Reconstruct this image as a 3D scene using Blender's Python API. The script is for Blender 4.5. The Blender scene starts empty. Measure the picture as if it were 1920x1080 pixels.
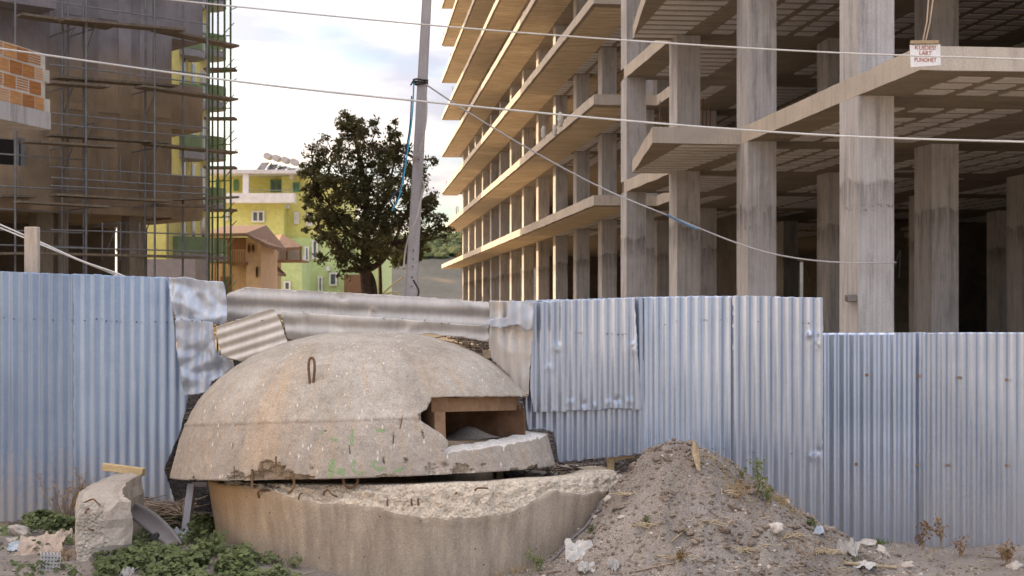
import bpy, bmesh, math, random
import numpy as np
from math import sin, cos, pi, radians as R, sqrt, atan2
from mathutils import Vector, Matrix, noise, Euler
from mathutils.geometry import tessellate_polygon
random.seed(7)
C = bpy.context.scene.collection
F = 2667.0; EZ = 1.8; HY = 572.0

# ------------------------------------------------------------------ camera
cd = bpy.data.cameras.new('camera'); cam = bpy.data.objects.new('camera', cd); C.objects.link(cam)
cam.location = (0, 0, EZ); cam.rotation_euler = (R(90), 0, 0)
cd.sensor_width = 36; cd.lens = 36*F/1920; cd.shift_y = (HY-540)/1920
cd.clip_start = .1; cd.clip_end = 5000
cd.dof.use_dof = True; cd.dof.focus_distance = 9.6; cd.dof.aperture_fstop = 8
bpy.context.scene.camera = cam

# ------------------------------------------------------------------ world, sun, exposure
SUN_AZ = R(-78); SUN_EL = R(15)
w = bpy.data.worlds.new('World'); bpy.context.scene.world = w; w.use_nodes = True
nt = w.node_tree; N = nt.nodes; L = nt.links; N.clear()
def nn(t, **k):
    n = N.new(t)
    for a, b in k.items(): setattr(n, a, b)
    return n
out = nn('ShaderNodeOutputWorld'); bg = nn('ShaderNodeBackground'); bg.inputs[1].default_value = .1
sky = nn('ShaderNodeTexSky', sky_type='NISHITA', sun_disc=False, sun_elevation=SUN_EL, sun_rotation=SUN_AZ, air_density=1.0, dust_density=1.4, ozone_density=1.6)
tc = nn('ShaderNodeTexCoord'); sep = nn('ShaderNodeSeparateXYZ'); L.new(tc.outputs['Generated'], sep.inputs[0])
add = nn('ShaderNodeMath', operation='ADD'); L.new(sep.outputs[2], add.inputs[0]); add.inputs[1].default_value = .16
mx = nn('ShaderNodeMath', operation='MAXIMUM'); L.new(add.outputs[0], mx.inputs[0]); mx.inputs[1].default_value = .06
dx = nn('ShaderNodeMath', operation='DIVIDE'); dy = nn('ShaderNodeMath', operation='DIVIDE')
L.new(sep.outputs[0], dx.inputs[0]); L.new(mx.outputs[0], dx.inputs[1]); L.new(sep.outputs[1], dy.inputs[0]); L.new(mx.outputs[0], dy.inputs[1])
cmb = nn('ShaderNodeCombineXYZ'); L.new(dx.outputs[0], cmb.inputs[0]); L.new(dy.outputs[0], cmb.inputs[1])
n1 = nn('ShaderNodeTexNoise'); n1.inputs['Scale'].default_value = 1.15; n1.inputs['Detail'].default_value = 7; n1.inputs['Roughness'].default_value = .55; n1.inputs['Distortion'].default_value = .4
L.new(cmb.outputs[0], n1.inputs['Vector'])
cr = nn('ShaderNodeValToRGB'); cr.color_ramp.elements[0].position = .36; cr.color_ramp.elements[0].color = (.25,.25,.25,1); cr.color_ramp.elements[1].position = .54; cr.color_ramp.elements[1].color = (1,1,1,1)
L.new(n1.outputs[0], cr.inputs[0])
n2 = nn('ShaderNodeTexNoise'); n2.inputs['Scale'].default_value = 2.6; n2.inputs['Detail'].default_value = 6; L.new(cmb.outputs[0], n2.inputs['Vector'])
cc = nn('ShaderNodeValToRGB'); e = cc.color_ramp.elements
e[0].position = .36; e[0].color = (3.7,3.8,4.3,1); e[1].position = .62; e[1].color = (6.9,6.5,6.0,1); m_ = e.new(.48); m_.color = (5.2,5.15,5.2,1)
L.new(n2.outputs[0], cc.inputs[0])
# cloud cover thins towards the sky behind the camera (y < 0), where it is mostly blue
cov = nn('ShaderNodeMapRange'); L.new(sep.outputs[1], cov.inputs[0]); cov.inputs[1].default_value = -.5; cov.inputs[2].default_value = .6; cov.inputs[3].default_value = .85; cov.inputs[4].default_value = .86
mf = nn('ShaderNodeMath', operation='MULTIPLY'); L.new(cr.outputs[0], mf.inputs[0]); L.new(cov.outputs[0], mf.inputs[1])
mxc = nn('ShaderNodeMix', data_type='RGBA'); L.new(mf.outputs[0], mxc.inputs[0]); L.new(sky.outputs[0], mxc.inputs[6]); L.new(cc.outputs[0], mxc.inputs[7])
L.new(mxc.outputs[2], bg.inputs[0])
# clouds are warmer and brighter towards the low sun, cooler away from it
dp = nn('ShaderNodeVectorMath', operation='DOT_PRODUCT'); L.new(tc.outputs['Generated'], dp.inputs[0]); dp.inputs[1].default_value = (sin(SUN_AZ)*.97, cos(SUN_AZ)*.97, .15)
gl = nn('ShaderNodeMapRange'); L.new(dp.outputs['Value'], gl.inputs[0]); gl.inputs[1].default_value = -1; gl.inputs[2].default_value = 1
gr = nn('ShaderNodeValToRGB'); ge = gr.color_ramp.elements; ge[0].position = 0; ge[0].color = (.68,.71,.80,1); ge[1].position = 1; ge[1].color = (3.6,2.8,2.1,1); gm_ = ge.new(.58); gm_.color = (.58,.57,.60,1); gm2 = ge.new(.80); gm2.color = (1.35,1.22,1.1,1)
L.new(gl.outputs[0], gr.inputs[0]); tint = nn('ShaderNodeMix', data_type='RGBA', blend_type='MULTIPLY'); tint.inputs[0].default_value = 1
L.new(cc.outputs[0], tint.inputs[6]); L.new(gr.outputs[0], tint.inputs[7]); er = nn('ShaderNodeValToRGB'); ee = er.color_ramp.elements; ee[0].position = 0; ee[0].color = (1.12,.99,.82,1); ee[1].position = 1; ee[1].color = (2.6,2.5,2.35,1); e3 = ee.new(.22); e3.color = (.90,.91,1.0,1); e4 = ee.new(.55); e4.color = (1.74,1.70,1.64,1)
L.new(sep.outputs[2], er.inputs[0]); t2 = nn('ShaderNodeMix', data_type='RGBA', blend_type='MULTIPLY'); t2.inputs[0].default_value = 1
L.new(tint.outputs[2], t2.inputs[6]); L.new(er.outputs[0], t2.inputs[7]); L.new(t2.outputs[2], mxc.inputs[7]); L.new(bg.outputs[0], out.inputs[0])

sl = bpy.data.lights.new('sun', 'SUN'); sl.energy = 2.1; sl.angle = R(.6); sl.color = (1, .70, .40)
sun = bpy.data.objects.new('sun', sl); C.objects.link(sun)
sd = Vector((sin(SUN_AZ)*cos(SUN_EL), cos(SUN_AZ)*cos(SUN_EL), sin(SUN_EL)))
sun.rotation_euler = sd.to_track_quat('Z', 'Y').to_euler(); sun.location = (-30, 20, 40)
sc = bpy.context.scene
sc.view_settings.view_transform = 'Standard'; sc.view_settings.look = 'None'; sc.view_settings.exposure = 1.55; sc.view_settings.gamma = 1; sc.view_settings.use_curve_mapping = False

# ------------------------------------------------------------------ helpers
def P(px, py, Y): return Vector(((px-960)/F*Y, Y, EZ+(HY-py)/F*Y))

class MB:
    def __init__(s): s.v = []; s.f = []; s.mi = []
    def add(s, vs, fs, m=0):
        o = len(s.v); s.v += [tuple(x) for x in vs]; s.f += [tuple(i+o for i in f) for f in fs]; s.mi += [m]*len(fs)
    def box(s, x0, x1, y0, y1, z0, z1, M=None, m=0):
        vs = [Vector(p) for p in ((x0,y0,z0),(x1,y0,z0),(x1,y1,z0),(x0,y1,z0),(x0,y0,z1),(x1,y0,z1),(x1,y1,z1),(x0,y1,z1))]
        if M: vs = [M @ v for v in vs]
        s.add(vs, [(0,3,2,1),(4,5,6,7),(0,1,5,4),(1,2,6,5),(2,3,7,6),(3,0,4,7)], m)
    def bar(s, a, b, wx, wz, m=0):            # square bar between two points
        a = Vector(a); b = Vector(b); d = b-a; l = d.length
        q = d.to_track_quat('Y', 'Z').to_matrix().to_4x4(); q.translation = a
        s.box(-wx/2, wx/2, 0, l, -wz/2, wz/2, q, m)
    def tube(s, pts, r, n=6, caps=True, m=0):
        pts = [Vector(p) for p in pts]; rs = r if isinstance(r, (list, tuple)) else [r]*len(pts)
        ref = Vector((0,0,1)); vs = []; k = len(pts)
        for i, p in enumerate(pts):
            t = (pts[min(i+1,k-1)]-pts[max(i-1,0)]).normalized()
            if abs(t.dot(ref)) > .95: ref = Vector((1,0,0)) if abs(t.x) < .9 else Vector((0,1,0))
            a = t.cross(ref).normalized(); b = t.cross(a); ref = -b if False else ref
            for j in range(n):
                an = 2*pi*j/n; vs.append(p+(a*cos(an)+b*sin(an))*rs[i])
        fs = [(i*n+j, i*n+(j+1)%n, (i+1)*n+(j+1)%n, (i+1)*n+j) for i in range(k-1) for j in range(n)]
        if caps: fs += [tuple(range(n)), tuple(range((k-1)*n, k*n))[::-1]]
        s.add(vs, fs, m)
    def prism(s, poly, z0, z1, M=None, m=0):
        n = len(poly); vs = [Vector((x,y,z0)) for x,y in poly]+[Vector((x,y,z1)) for x,y in poly]
        if M: vs = [M @ v for v in vs]
        s.add(vs, [tuple(range(n))[::-1], tuple(range(n,2*n))]+[(i,(i+1)%n,n+(i+1)%n,n+i) for i in range(n)], m)
    def mesh(s, name, mats, smooth=False, normals=False):
        me = bpy.data.meshes.new(name); me.from_pydata(s.v, [], s.f)
        for m in (mats if isinstance(mats, (list, tuple)) else [mats]): me.materials.append(m)
        if any(s.mi): me.polygons.foreach_set('material_index', s.mi)
        if smooth: me.polygons.foreach_set('use_smooth', [True]*len(me.polygons))
        me.update()
        if normals:
            b = bmesh.new(); b.from_mesh(me); bmesh.ops.recalc_face_normals(b, faces=b.faces); b.to_mesh(me); b.free()
        return me
    def build(s, name, mats, parent=None, smooth=False, normals=False, **k):
        return link(name, s.mesh(name, mats, smooth, normals), parent, **k)
def link(name, me, parent=None, loc=None, rot=None, kind=None):
    o = bpy.data.objects.new(name, me); C.objects.link(o)
    if parent: o.parent = parent
    if loc is not None: o.location = loc
    if rot is not None: o.rotation_euler = rot
    if kind: o['kind'] = kind
    return o
def tag(o, label, cat, group=None):
    o['label'] = label; o['category'] = cat
    if group: o['group'] = group
    return o
def thing(name, label, cat, loc=(0,0,0), rot=(0,0,0), group=None):
    o = bpy.data.objects.new(name, None); C.objects.link(o); o.empty_display_size = .2
    o.location = loc; o.rotation_euler = rot
    return tag(o, label, cat, group)
def rnd(a, b): return random.uniform(a, b)
def smooth_path(pts, n=6):
    pts = [Vector(p) for p in pts]; q = [pts[0]*2-pts[1]]+pts+[pts[-1]*2-pts[-2]]; r = []
    for i in range(1, len(q)-2):
        for k in range(n):
            t = k/n; a,b,c,d = q[i-1:i+3]
            r.append(.5*((2*b)+(c-a)*t+(2*a-5*b+4*c-d)*t*t+(3*b-a-3*c+d)*t**3))
    return r+[pts[-1]]
def fbm(p, o=4): return noise.fractal(Vector(p), 1.0, 2.0, o)

# ------------------------------------------------------------------ materials
def base_mat(name):
    m = bpy.data.materials.new(name); m.use_nodes = True; t = m.node_tree
    return m, t, t.nodes['Principled BSDF']
def nod(t, typ, **k):
    n = t.nodes.new(typ)
    for a, b in k.items():
        if a[0] == '_': n.inputs[a[1:].replace('_', ' ')].default_value = b
        else: setattr(n, a, b)
    return n
def coords(t, scale=(1,1,1), gen='Object'):
    c = nod(t, 'ShaderNodeTexCoord'); oi = nod(t, 'ShaderNodeObjectInfo')
    mul = nod(t, 'ShaderNodeMath', operation='MULTIPLY'); t.links.new(oi.outputs['Random'], mul.inputs[0]); mul.inputs[1].default_value = 37
    va = nod(t, 'ShaderNodeVectorMath', operation='ADD'); t.links.new(c.outputs[gen], va.inputs[0]); t.links.new(mul.outputs[0], va.inputs[1])
    mp = nod(t, 'ShaderNodeMapping'); mp.inputs['Scale'].default_value = scale; t.links.new(va.outputs[0], mp.inputs[0])
    return mp.outputs[0]
def noise_n(t, vec, scale, detail=5, rough=.55, dist=0):
    n = nod(t, 'ShaderNodeTexNoise'); n.inputs['Scale'].default_value = scale; n.inputs['Detail'].default_value = detail
    n.inputs['Roughness'].default_value = rough; n.inputs['Distortion'].default_value = dist; t.links.new(vec, n.inputs['Vector']); return n.outputs[0]
def ramp(t, fac, stops):
    r = nod(t, 'ShaderNodeValToRGB'); e = r.color_ramp.elements
    e[0].position = stops[0][0]; e[0].color = (*stops[0][1], 1) if len(stops[0][1]) == 3 else stops[0][1]
    e[1].position = stops[-1][0]; e[1].color = (*stops[-1][1], 1)
    for p, c in stops[1:-1]: x = e.new(p); x.color = (*c, 1)
    t.links.new(fac, r.inputs[0]); return r.outputs[0]
def g(v): return (v, v, v)
def mixc(t, fac, a, b, typ='MIX'):
    m = nod(t, 'ShaderNodeMix', data_type='RGBA', blend_type=typ)
    for i, x in ((0, fac), (6, a), (7, b)):
        if isinstance(x, (int, float)): m.inputs[i].default_value = x
        elif isinstance(x, tuple): m.inputs[i].default_value = (*x, 1)
        else: t.links.new(x, m.inputs[i])
    return m.outputs[2]
def math_n(t, op, a, b=0.0, clamp=False):
    m = nod(t, 'ShaderNodeMath', operation=op, use_clamp=clamp)
    for i, x in ((0, a), (1, b)):
        if isinstance(x, (int, float)): m.inputs[i].default_value = x
        else: t.links.new(x, m.inputs[i])
    return m.outputs[0]
def bump(t, b, h, strength=.3, dist=.02):
    n = nod(t, 'ShaderNodeBump'); n.inputs['Strength'].default_value = strength; n.inputs['Distance'].default_value = dist
    t.links.new(h, n.inputs['Height']); t.links.new(n.outputs[0], b.inputs['Normal'])
def M(name, c1, c2, scale=2., rough=.85, bmp=.4, bs=40, bd=.01, metallic=0, stretch=(1,1,1), fine=.25, spec=.3):
    m, t, b = base_mat(name); v = coords(t, stretch)
    a = noise_n(t, v, scale, 6, .6, .3); col = ramp(t, a, [(.33, c1), (.67, c2)])
    f = noise_n(t, v, bs, 4, .65); col = mixc(t, fine, col, ramp(t, f, [(.3, g(.45)), (.7, g(1.4))]), 'MULTIPLY') if fine else col
    t.links.new(col, b.inputs['Base Color']); b.inputs['Roughness'].default_value = rough; b.inputs['Metallic'].default_value = metallic
    b.inputs['Specular IOR Level'].default_value = spec
    if bmp: bump(t, b, f, bmp, bd)
    return m

def coat_mat():
    m, t, b = base_mat('cement_render'); v = coords(t); vs = coords(t, (1.2,1.2,.2)); c = nod(t, 'ShaderNodeNewGeometry'); sx = nod(t, 'ShaderNodeSeparateXYZ'); t.links.new(c.outputs['Position'], sx.inputs[0])
    k = math_n(t, 'ADD', sx.outputs[2], math_n(t, 'MULTIPLY', noise_n(t, vs, 1.2, 5), 3.0)); k = ramp(t, math_n(t, 'DIVIDE', k, 20), [(.53, g(0)), (.60, g(1))])
    col = mixc(t, k, (.33,.255,.18), (.26,.25,.285)); col = mixc(t, .8, col, ramp(t, noise_n(t, v, .5, 7, .65, .4), [(.3, g(.6)), (.7, g(1.4))]), 'MULTIPLY')
    st = ramp(t, noise_n(t, vs, 2.2, 6, .7), [(.45, g(0)), (.75, g(1))]); col = mixc(t, math_n(t, 'MULTIPLY', st, .45), col, (.12,.10,.10))
    t.links.new(col, b.inputs['Base Color']); b.inputs['Roughness'].default_value = .9; bump(t, b, noise_n(t, v, 12, 5, .6), .3, .02); return m
def concrete(name, c1, c2, streaks=(3,3,.35), board=True, stain=(.07,.06,.05), bs=(28,28,.25), dirt=.55):
    """board-marked cast concrete with drips and stains"""
    m, t, b = base_mat(name); v = coords(t); vs = coords(t, streaks); vb = coords(t, bs)
    col = ramp(t, noise_n(t, v, 1.1, 6, .65, .5), [(.3, c1), (.7, c2)])
    st = ramp(t, noise_n(t, vs, 2.2, 6, .7, .2), [(.50, g(0)), (.72, g(1))])
    col = mixc(t, math_n(t, 'MULTIPLY', st, dirt), col, stain)
    if board:
        bo = noise_n(t, vb, 1.0, 3, .6); col = mixc(t, .6, col, ramp(t, bo, [(.35, g(.76)), (.5, g(1)), (.68, g(1.14))]), 'MULTIPLY')
    if name == 'column_concrete':      # stain and drips under the pour joint
        gp = nod(t, 'ShaderNodeNewGeometry'); gz = nod(t, 'ShaderNodeSeparateXYZ'); t.links.new(gp.outputs['Position'], gz.inputs[0])
        zz = math_n(t, 'ADD', gz.outputs[2], math_n(t, 'MULTIPLY', noise_n(t, v, 4, 4), .5))
        up = ramp(t, math_n(t, 'DIVIDE', zz, 10), [(.320, g(0)), (.372, g(1)), (.380, g(1)), (.386, g(0))])
        dr = ramp(t, noise_n(t, coords(t, (9,9,.5)), 1.6, 5, .65), [(.40, g(.15)), (.60, g(1))])
        col = mixc(t, math_n(t, 'MULTIPLY', math_n(t, 'MULTIPLY', up, dr), .75), col, (.15,.14,.14))
    fi = noise_n(t, v, 55, 4, .7); col = mixc(t, .35, col, ramp(t, fi, [(.3, g(.6)), (.7, g(1.35))]), 'MULTIPLY')
    t.links.new(col, b.inputs['Base Color']); b.inputs['Roughness'].default_value = .88; b.inputs['Specular IOR Level'].default_value = .25
    h = math_n(t, 'ADD', math_n(t, 'MULTIPLY', bo, 1.2) if board else fi, fi)
    bump(t, b, h, .5, .012)
    return m
CONC_COL = concrete('column_concrete', (.42,.415,.43), (.56,.555,.58), dirt=.5)
CONC_EDGE = concrete('slab_edge_concrete', (.46,.42,.38), (.60,.54,.48), board=False, dirt=.35, stain=(.2,.15,.10))
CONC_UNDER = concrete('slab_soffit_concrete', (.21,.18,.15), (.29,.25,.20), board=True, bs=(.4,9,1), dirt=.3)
BLOCKM = M('infill_block', (.50,.49,.51), (.62,.61,.63), 1.5, bmp=.3, bs=30)
STRIPM = M('soffit_strip', (.44,.36,.25), (.60,.50,.36), 1.2, bmp=.3, bs=25, stretch=(1,2,1))
RENDER = coat_mat()
BRICK_BACK = M('mortar', (.45,.43,.41), (.6,.58,.55), 3)
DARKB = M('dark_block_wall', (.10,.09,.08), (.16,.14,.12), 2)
WOOD = M('weathered_wood', (.30,.23,.15), (.46,.36,.24), 3, stretch=(14,1.2,14), bmp=.5, bs=10, bd=.006)
WOODL = M('pale_wood', (.48,.36,.20), (.62,.48,.28), 3, stretch=(3,14,14), bmp=.5, bs=10, bd=.006)
PLANK = M('scaffold_board', (.15,.13,.11), (.26,.22,.17), 2, stretch=(6,1,1))
STEEL = M('scaffold_tube', (.17,.18,.20), (.27,.28,.31), 3, rough=.6, metallic=.3, bmp=.1)
STEELG = M('green_scaffold_tube', (.10,.17,.08), (.17,.24,.11), 3, rough=.6, bmp=.1)
REBAR = M('rusty_rebar', (.09,.05,.03), (.22,.13,.07), 12, bmp=.6, bs=150, bd=.003)
RUST = M('rusty_steel', (.07,.035,.02), (.19,.105,.06), 5, rough=.8, bmp=.3, bs=40)
WIRE = M('wire_sheath', (.55,.55,.55), (.7,.7,.7), 2, rough=.5, bmp=0)
BLACK = M('black_plastic', (.02,.02,.022), (.04,.04,.04), 2, rough=.5, bmp=0)
WHITE = M('white_paper', (.78,.80,.84), (.84,.85,.88), 2, bmp=.05)
def flat(name, c, rough=.7, metallic=0):
    return M(name, tuple(x*.88 for x in c), tuple(min(1, x*1.1) for x in c), 2, rough=rough, bmp=.12, metallic=metallic, fine=.12)

def galv(name, c1, c2, rough=.30, dirt=.6, dirtz=.35, warm=.0, metal=.8):
    m, t, b = base_mat(name); v = coords(t); vs = coords(t, (9, 9, .5))
    vo = nod(t, 'ShaderNodeTexVoronoi'); vo.inputs['Scale'].default_value = 55; t.links.new(v, vo.inputs['Vector'])
    col = ramp(t, noise_n(t, v, 1.6, 5, .6), [(.3, c1), (.7, c2)])
    oi = nod(t, 'ShaderNodeObjectInfo'); col = mixc(t, 1.0, col, ramp(t, oi.outputs['Random'], [(0, (.86,.87,.90)), (.5, (1.02,1,.98)), (1, (1.14,1.15,1.16))]), 'MULTIPLY')
    rs_ = ramp(t, noise_n(t, coords(t, (22,22,1.3)), 1.6, 5, .6), [(.66, g(0)), (.80, g(1))]); col = mixc(t, math_n(t, 'MULTIPLY', rs_, .45), col, (.36,.27,.20))
    col = mixc(t, .22, col, ramp(t, noise_n(t, vs, 3, 5, .6), [(.3, g(.55)), (.7, g(1.4))]), 'MULTIPLY')
    sp = nod(t, 'ShaderNodeSeparateColor'); t.links.new(vo.outputs['Color'], sp.inputs[0])
    col = mixc(t, .07, col, ramp(t, sp.outputs[0], [(0, g(.7)), (1, g(1.3))]), 'MULTIPLY')
    c = nod(t, 'ShaderNodeNewGeometry'); sx = nod(t, 'ShaderNodeSeparateXYZ'); t.links.new(c.outputs['Position'], sx.inputs[0])
    mr = nod(t, 'ShaderNodeMapRange'); t.links.new(sx.outputs[2], mr.inputs[0]); mr.inputs[1].default_value = 1.1; mr.inputs[2].default_value = .1; mr.inputs[3].default_value = 0; mr.inputs[4].default_value = 1
    dn = noise_n(t, v, 30, 3, .6); dl = noise_n(t, vs, 2.2, 4, .6)
    d = math_n(t, 'ADD', math_n(t, 'MULTIPLY', mr.outputs[0], .55), math_n(t, 'ADD', math_n(t, 'MULTIPLY', dn, .5), math_n(t, 'MULTIPLY', dl, .5)))
    d = ramp(t, d, [(.70, g(0)), (1.0, g(1))]); d = math_n(t, 'MULTIPLY', d, dirt)
    col = mixc(t, d, col, (.40,.34,.28)); t.links.new(col, b.inputs['Base Color'])
    rg = math_n(t, 'ADD', math_n(t, 'MULTIPLY', sp.outputs[1], .05), math_n(t, 'MULTIPLY', dl, .12)); t.links.new(math_n(t, 'ADD', rg, rough-.12), b.inputs['Roughness'])
    t.links.new(math_n(t, 'MULTIPLY', math_n(t, 'SUBTRACT', 1.0, d), metal), b.inputs['Metallic'])
    bump(t, b, noise_n(t, v, 9, 3, .5), .08, .01)
    return m
GALV = galv('galvanised_steel', (.34,.41,.54), (.43,.50,.63), metal=.70, rough=.37, dirt=.4)
GALVB = galv('blue_galvanised_steel', (.23,.31,.46), (.31,.40,.55), metal=.68, rough=.40)
GALVW = galv('dull_galvanised_steel', (.42,.42,.43), (.52,.51,.50), metal=.65, rough=.38, dirt=.5)

# ------------------------------------------------------------------ terrain near and far
MND = [(1.20, 9.75, .62, .95, .62), (.62, 9.35, .30, .55, .5), (1.85, 9.5, .22, .7, .6), (.95, 8.9, .28, .8, .6), (2.2, 8.9, .10, 1.0, .6)]
def ground_z(x, y, fine=True):
    z = .02 + .12*math.exp(-((x+3.0)/1.5)**2)
    if y < 14:
        z += .735*math.exp(-(abs((x-1.10)/(.70 if x > 1.10 else .58))**2.1) - ((y-9.72)/.62)**2)
        z += .24*math.exp(-((x-1.0)/.9)**2-((y-9.1)/.6)**2)
        z += .20*math.exp(-((x-2.0)/.55)**2-((y-9.75)/.6)**2)
        z += .12*math.exp(-((x+1.7)/.8)**2-((y-9.4)/.7)**2)
        z += -.035*max(0, min(1, (x-1.8)/1.5))
    if fine and y < 14:
        m = math.exp(-((x-1.3)/1.2)**2)
        z += .030*fbm((x*1.6, y*1.6, 0), 3) + (.012+.034*m)*fbm((x*6, y*6, 3), 4) + (.004+.010*m)*fbm((x*26, y*26, 9), 3)
        k = noise.noise(Vector((x*9, y*9, 5))); z += (.01+.06*m)*max(0, k-.12); k = noise.noise(Vector((x*20, y*20, 8))); z += .03*m*max(0, k-.18)
    return z
def soil_mat():
    m, t, b = base_mat('dry_soil'); v = coords(t)
    col = ramp(t, noise_n(t, v, 1.3, 7, .65, .4), [(.3, (.215,.19,.17)), (.5, (.315,.28,.255)), (.7, (.41,.37,.34))])
    vo = nod(t, 'ShaderNodeTexVoronoi'); vo.inputs['Scale'].default_value = 70; t.links.new(v, vo.inputs['Vector'])
    f = noise_n(t, v, 70, 5, .75); col = mixc(t, .6, col, ramp(t, f, [(.3, g(.45)), (.7, g(1.5))]), 'MULTIPLY')
    sp = ramp(t, noise_n(t, v, 45, 3, .6), [(.66, g(0)), (.72, g(1))]); col = mixc(t, math_n(t, 'MULTIPLY', sp, .6), col, (.50,.44,.38))
    t.links.new(col, b.inputs['Base Color']); b.inputs['Roughness'].default_value = .95; b.inputs['Specular IOR Level'].default_value = .15
    bump(t, b, math_n(t, 'ADD', f, math_n(t, 'MULTIPLY', vo.outputs[0], .6)), .9, .02)
    return m
SOIL = soil_mat()
def terrain():
    x0, x1, y0, y1, st = -4.6, 5.2, 7.6, 12.2, .019
    nx = int((x1-x0)/st); ny = int((y1-y0)/st); vs = []; fs = []
    for j in range(ny+1):
        y = y0+(y1-y0)*j/ny
        for i in range(nx+1):
            x = x0+(x1-x0)*i/nx
            vs.append((x, y, ground_z(x, y)))
    for j in range(ny):
        for i in range(nx):
            a = j*(nx+1)+i; fs.append((a, a+1, a+nx+2, a+nx+1))
    me = bpy.data.meshes.new('dirt_ground'); me.from_pydata(vs, [], fs); me.materials.append(SOIL); me.polygons.foreach_set('use_smooth', [True]*len(fs))
    link('dirt_ground', me, kind='structure')
terrain()
mb = MB()   # the wide ground, reaching the horizon, one sheet 8 cm below the near relief
xs = [-3000,-600,-200,-80,-30,-10,0,10,30,80,200,600,3000]; ys = [-300,-60,0,7,13,30,60,120,200,400,900,3000]
for x in xs:
    for y in ys: mb.v.append((x, y, -.10 if abs(y) < 40 else -.1))
for i in range(len(xs)-1):
    for j in range(len(ys)-1): a = i*len(ys)+j; mb.f.append((a, a+len(ys), a+len(ys)+1, a+1)); mb.mi.append(0)
mb.build('ground', M('far_ground', (.38,.30,.20), (.48,.38,.26), .08, bs=2, bd=.05), kind='structure')

# hills behind
def hills():
    m, t, b = base_mat('scrub_hillside'); v = coords(t)
    col = ramp(t, noise_n(t, v, .02, 6, .65, .3), [(.36, (.03,.038,.035)), (.55, (.055,.06,.06)), (.66, (.13,.10,.065)), (.72, (.05,.07,.03))])
    col = mixc(t, .5, col, ramp(t, noise_n(t, v, .4, 5, .7), [(.3, g(.5)), (.7, g(1.5))]), 'MULTIPLY')
    t.links.new(col, b.inputs['Base Color']); b.inputs['Roughness'].default_value = 1
    mb = MB(); nx = 150; ny = 26
    def hz(x, y):
        r = max(0, min(1, (y-330)/260)); r = r*r*(3-2*r)
        h = 21 + 7*sin(x*.011+.9)+5*sin(x*.023+2) + .02*max(0, x) + 6*fbm((x*.012, y*.01, 2), 4)
        return -1+(h+1)*r
    for j in range(ny+1):
        for i in range(nx+1):
            x = -700+1400*i/nx; y = 320+500*j/ny
            mb.v.append((x, y, hz(x, y)))
    for j in range(ny):
        for i in range(nx): a = j*(nx+1)+i; mb.f.append((a, a+1, a+nx+2, a+nx+1)); mb.mi.append(0)
    mb.build('hill', m, smooth=True, kind='structure')
    wm = M('hill_wood_foliage', (.04,.06,.025), (.11,.13,.05), .05, bmp=0)
    wd = MB()
    for _ in range(9000):
        x = rnd(-160, 20); y = rnd(470, 612)
        if fbm((x*.02, y*.02, 7), 3) < -.15: continue
        z = hz(x, y); s = rnd(.9, 2.0); h = rnd(.8, 1.3)*s
        vs = []; 
        for k, (zz, rr) in enumerate(((0,.5),(.35,1),(.75,.75),(1,.1))):
            for q in range(6):
                a = q*pi/3+k; vs.append((x+cos(a)*rr*s*rnd(.75,1.2), y+sin(a)*rr*s*rnd(.75,1.2), z+zz*h*1.6))
        wd.add(vs, [(k*6+q, k*6+(q+1)%6, k*6+6+(q+1)%6, k*6+6+q) for k in range(3) for q in range(6)])
    tag(wd.build('hill_wood', wm, kind='stuff'), 'far wood of dark green bushes covering the hillside ridge', 'wood')
hills()

# ------------------------------------------------------------------ concrete frame building, right
TH = math.asin(.1111)
FB = thing('concrete_frame_building', 'large unfinished concrete frame building with bare stacked slabs and rows of columns', 'building', (2.43, 42.3, 0), (0, 0, TH))
LZ = [EZ+3.27+3.0*i for i in range(9)]; ST = .30
NEAR_Y = -24.5; FAR_Y = 73.2; BACK = 24
def slab_poly(i):
    return [(0, FAR_Y), (0, 0), (1.9, 0), (1.9, -4.75), (0, -4.75), (0, -10.25), (-.86, -10.25), (-1.66, -16.15), (0, -16.15), (0, NEAR_Y), (BACK, NEAR_Y), (BACK, FAR_Y)]
def slab_mesh(i):
    p = slab_poly(i); b = bmesh.new(); z1 = 0; z0 = -ST
    # subdivide the outline so that the cast edges wander a little
    q = []
    for k in range(len(p)):
        a = Vector((*p[k], 0)); c = Vector((*p[(k+1) % len(p)], 0)); n = max(1, int((c-a).length/.35)) if max(a.x, c.x) < BACK-1 or abs(a.y-NEAR_Y) < .1 and abs(c.y-NEAR_Y) < .1 else 1
        for s in range(n): q.append(a.lerp(c, s/n))
    top = []; bot = []
    for k, v in enumerate(q):
        e = Vector((noise.noise(Vector((v.x*.5, v.y*.5, i*3.1))), noise.noise(Vector((v.x*.5+9, v.y*.5, i))), 0))*.015
        dzt = noise.noise(Vector((v.x*1.3, v.y*1.3, i*5+1)))*.018; dzb = noise.noise(Vector((v.x*1.1, v.y*1.1, i*7+2)))*.022
        top.append(b.verts.new(v+e+Vector((0,0,z1+dzt)))); bot.append(b.verts.new(v+e+Vector((0,0,z0+dzb))))
    n = len(q)
    for tri in tessellate_polygon([[Vector((v.x, v.y, 0)) for v in q]]):
        b.faces.new([top[t] for t in tri]).material_index = 0; b.faces.new([bot[t] for t in tri[::-1]]).material_index = 1
    for k in range(n): b.faces.new((bot[k], bot[(k+1) % n], top[(k+1) % n], top[k])).material_index = 0
    bmesh.ops.recalc_face_normals(b, faces=b.faces)
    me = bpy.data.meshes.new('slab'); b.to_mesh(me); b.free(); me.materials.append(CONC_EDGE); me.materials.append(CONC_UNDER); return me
for i, z in enumerate(LZ):
    link('slab', slab_mesh(i), FB, loc=(0, 0, z))
mb = MB(); mb.box(-.0, BACK, NEAR_Y, FAR_Y, -.14, -.02); mb.build('ground_slab', CONC_UNDER, FB)
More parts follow.
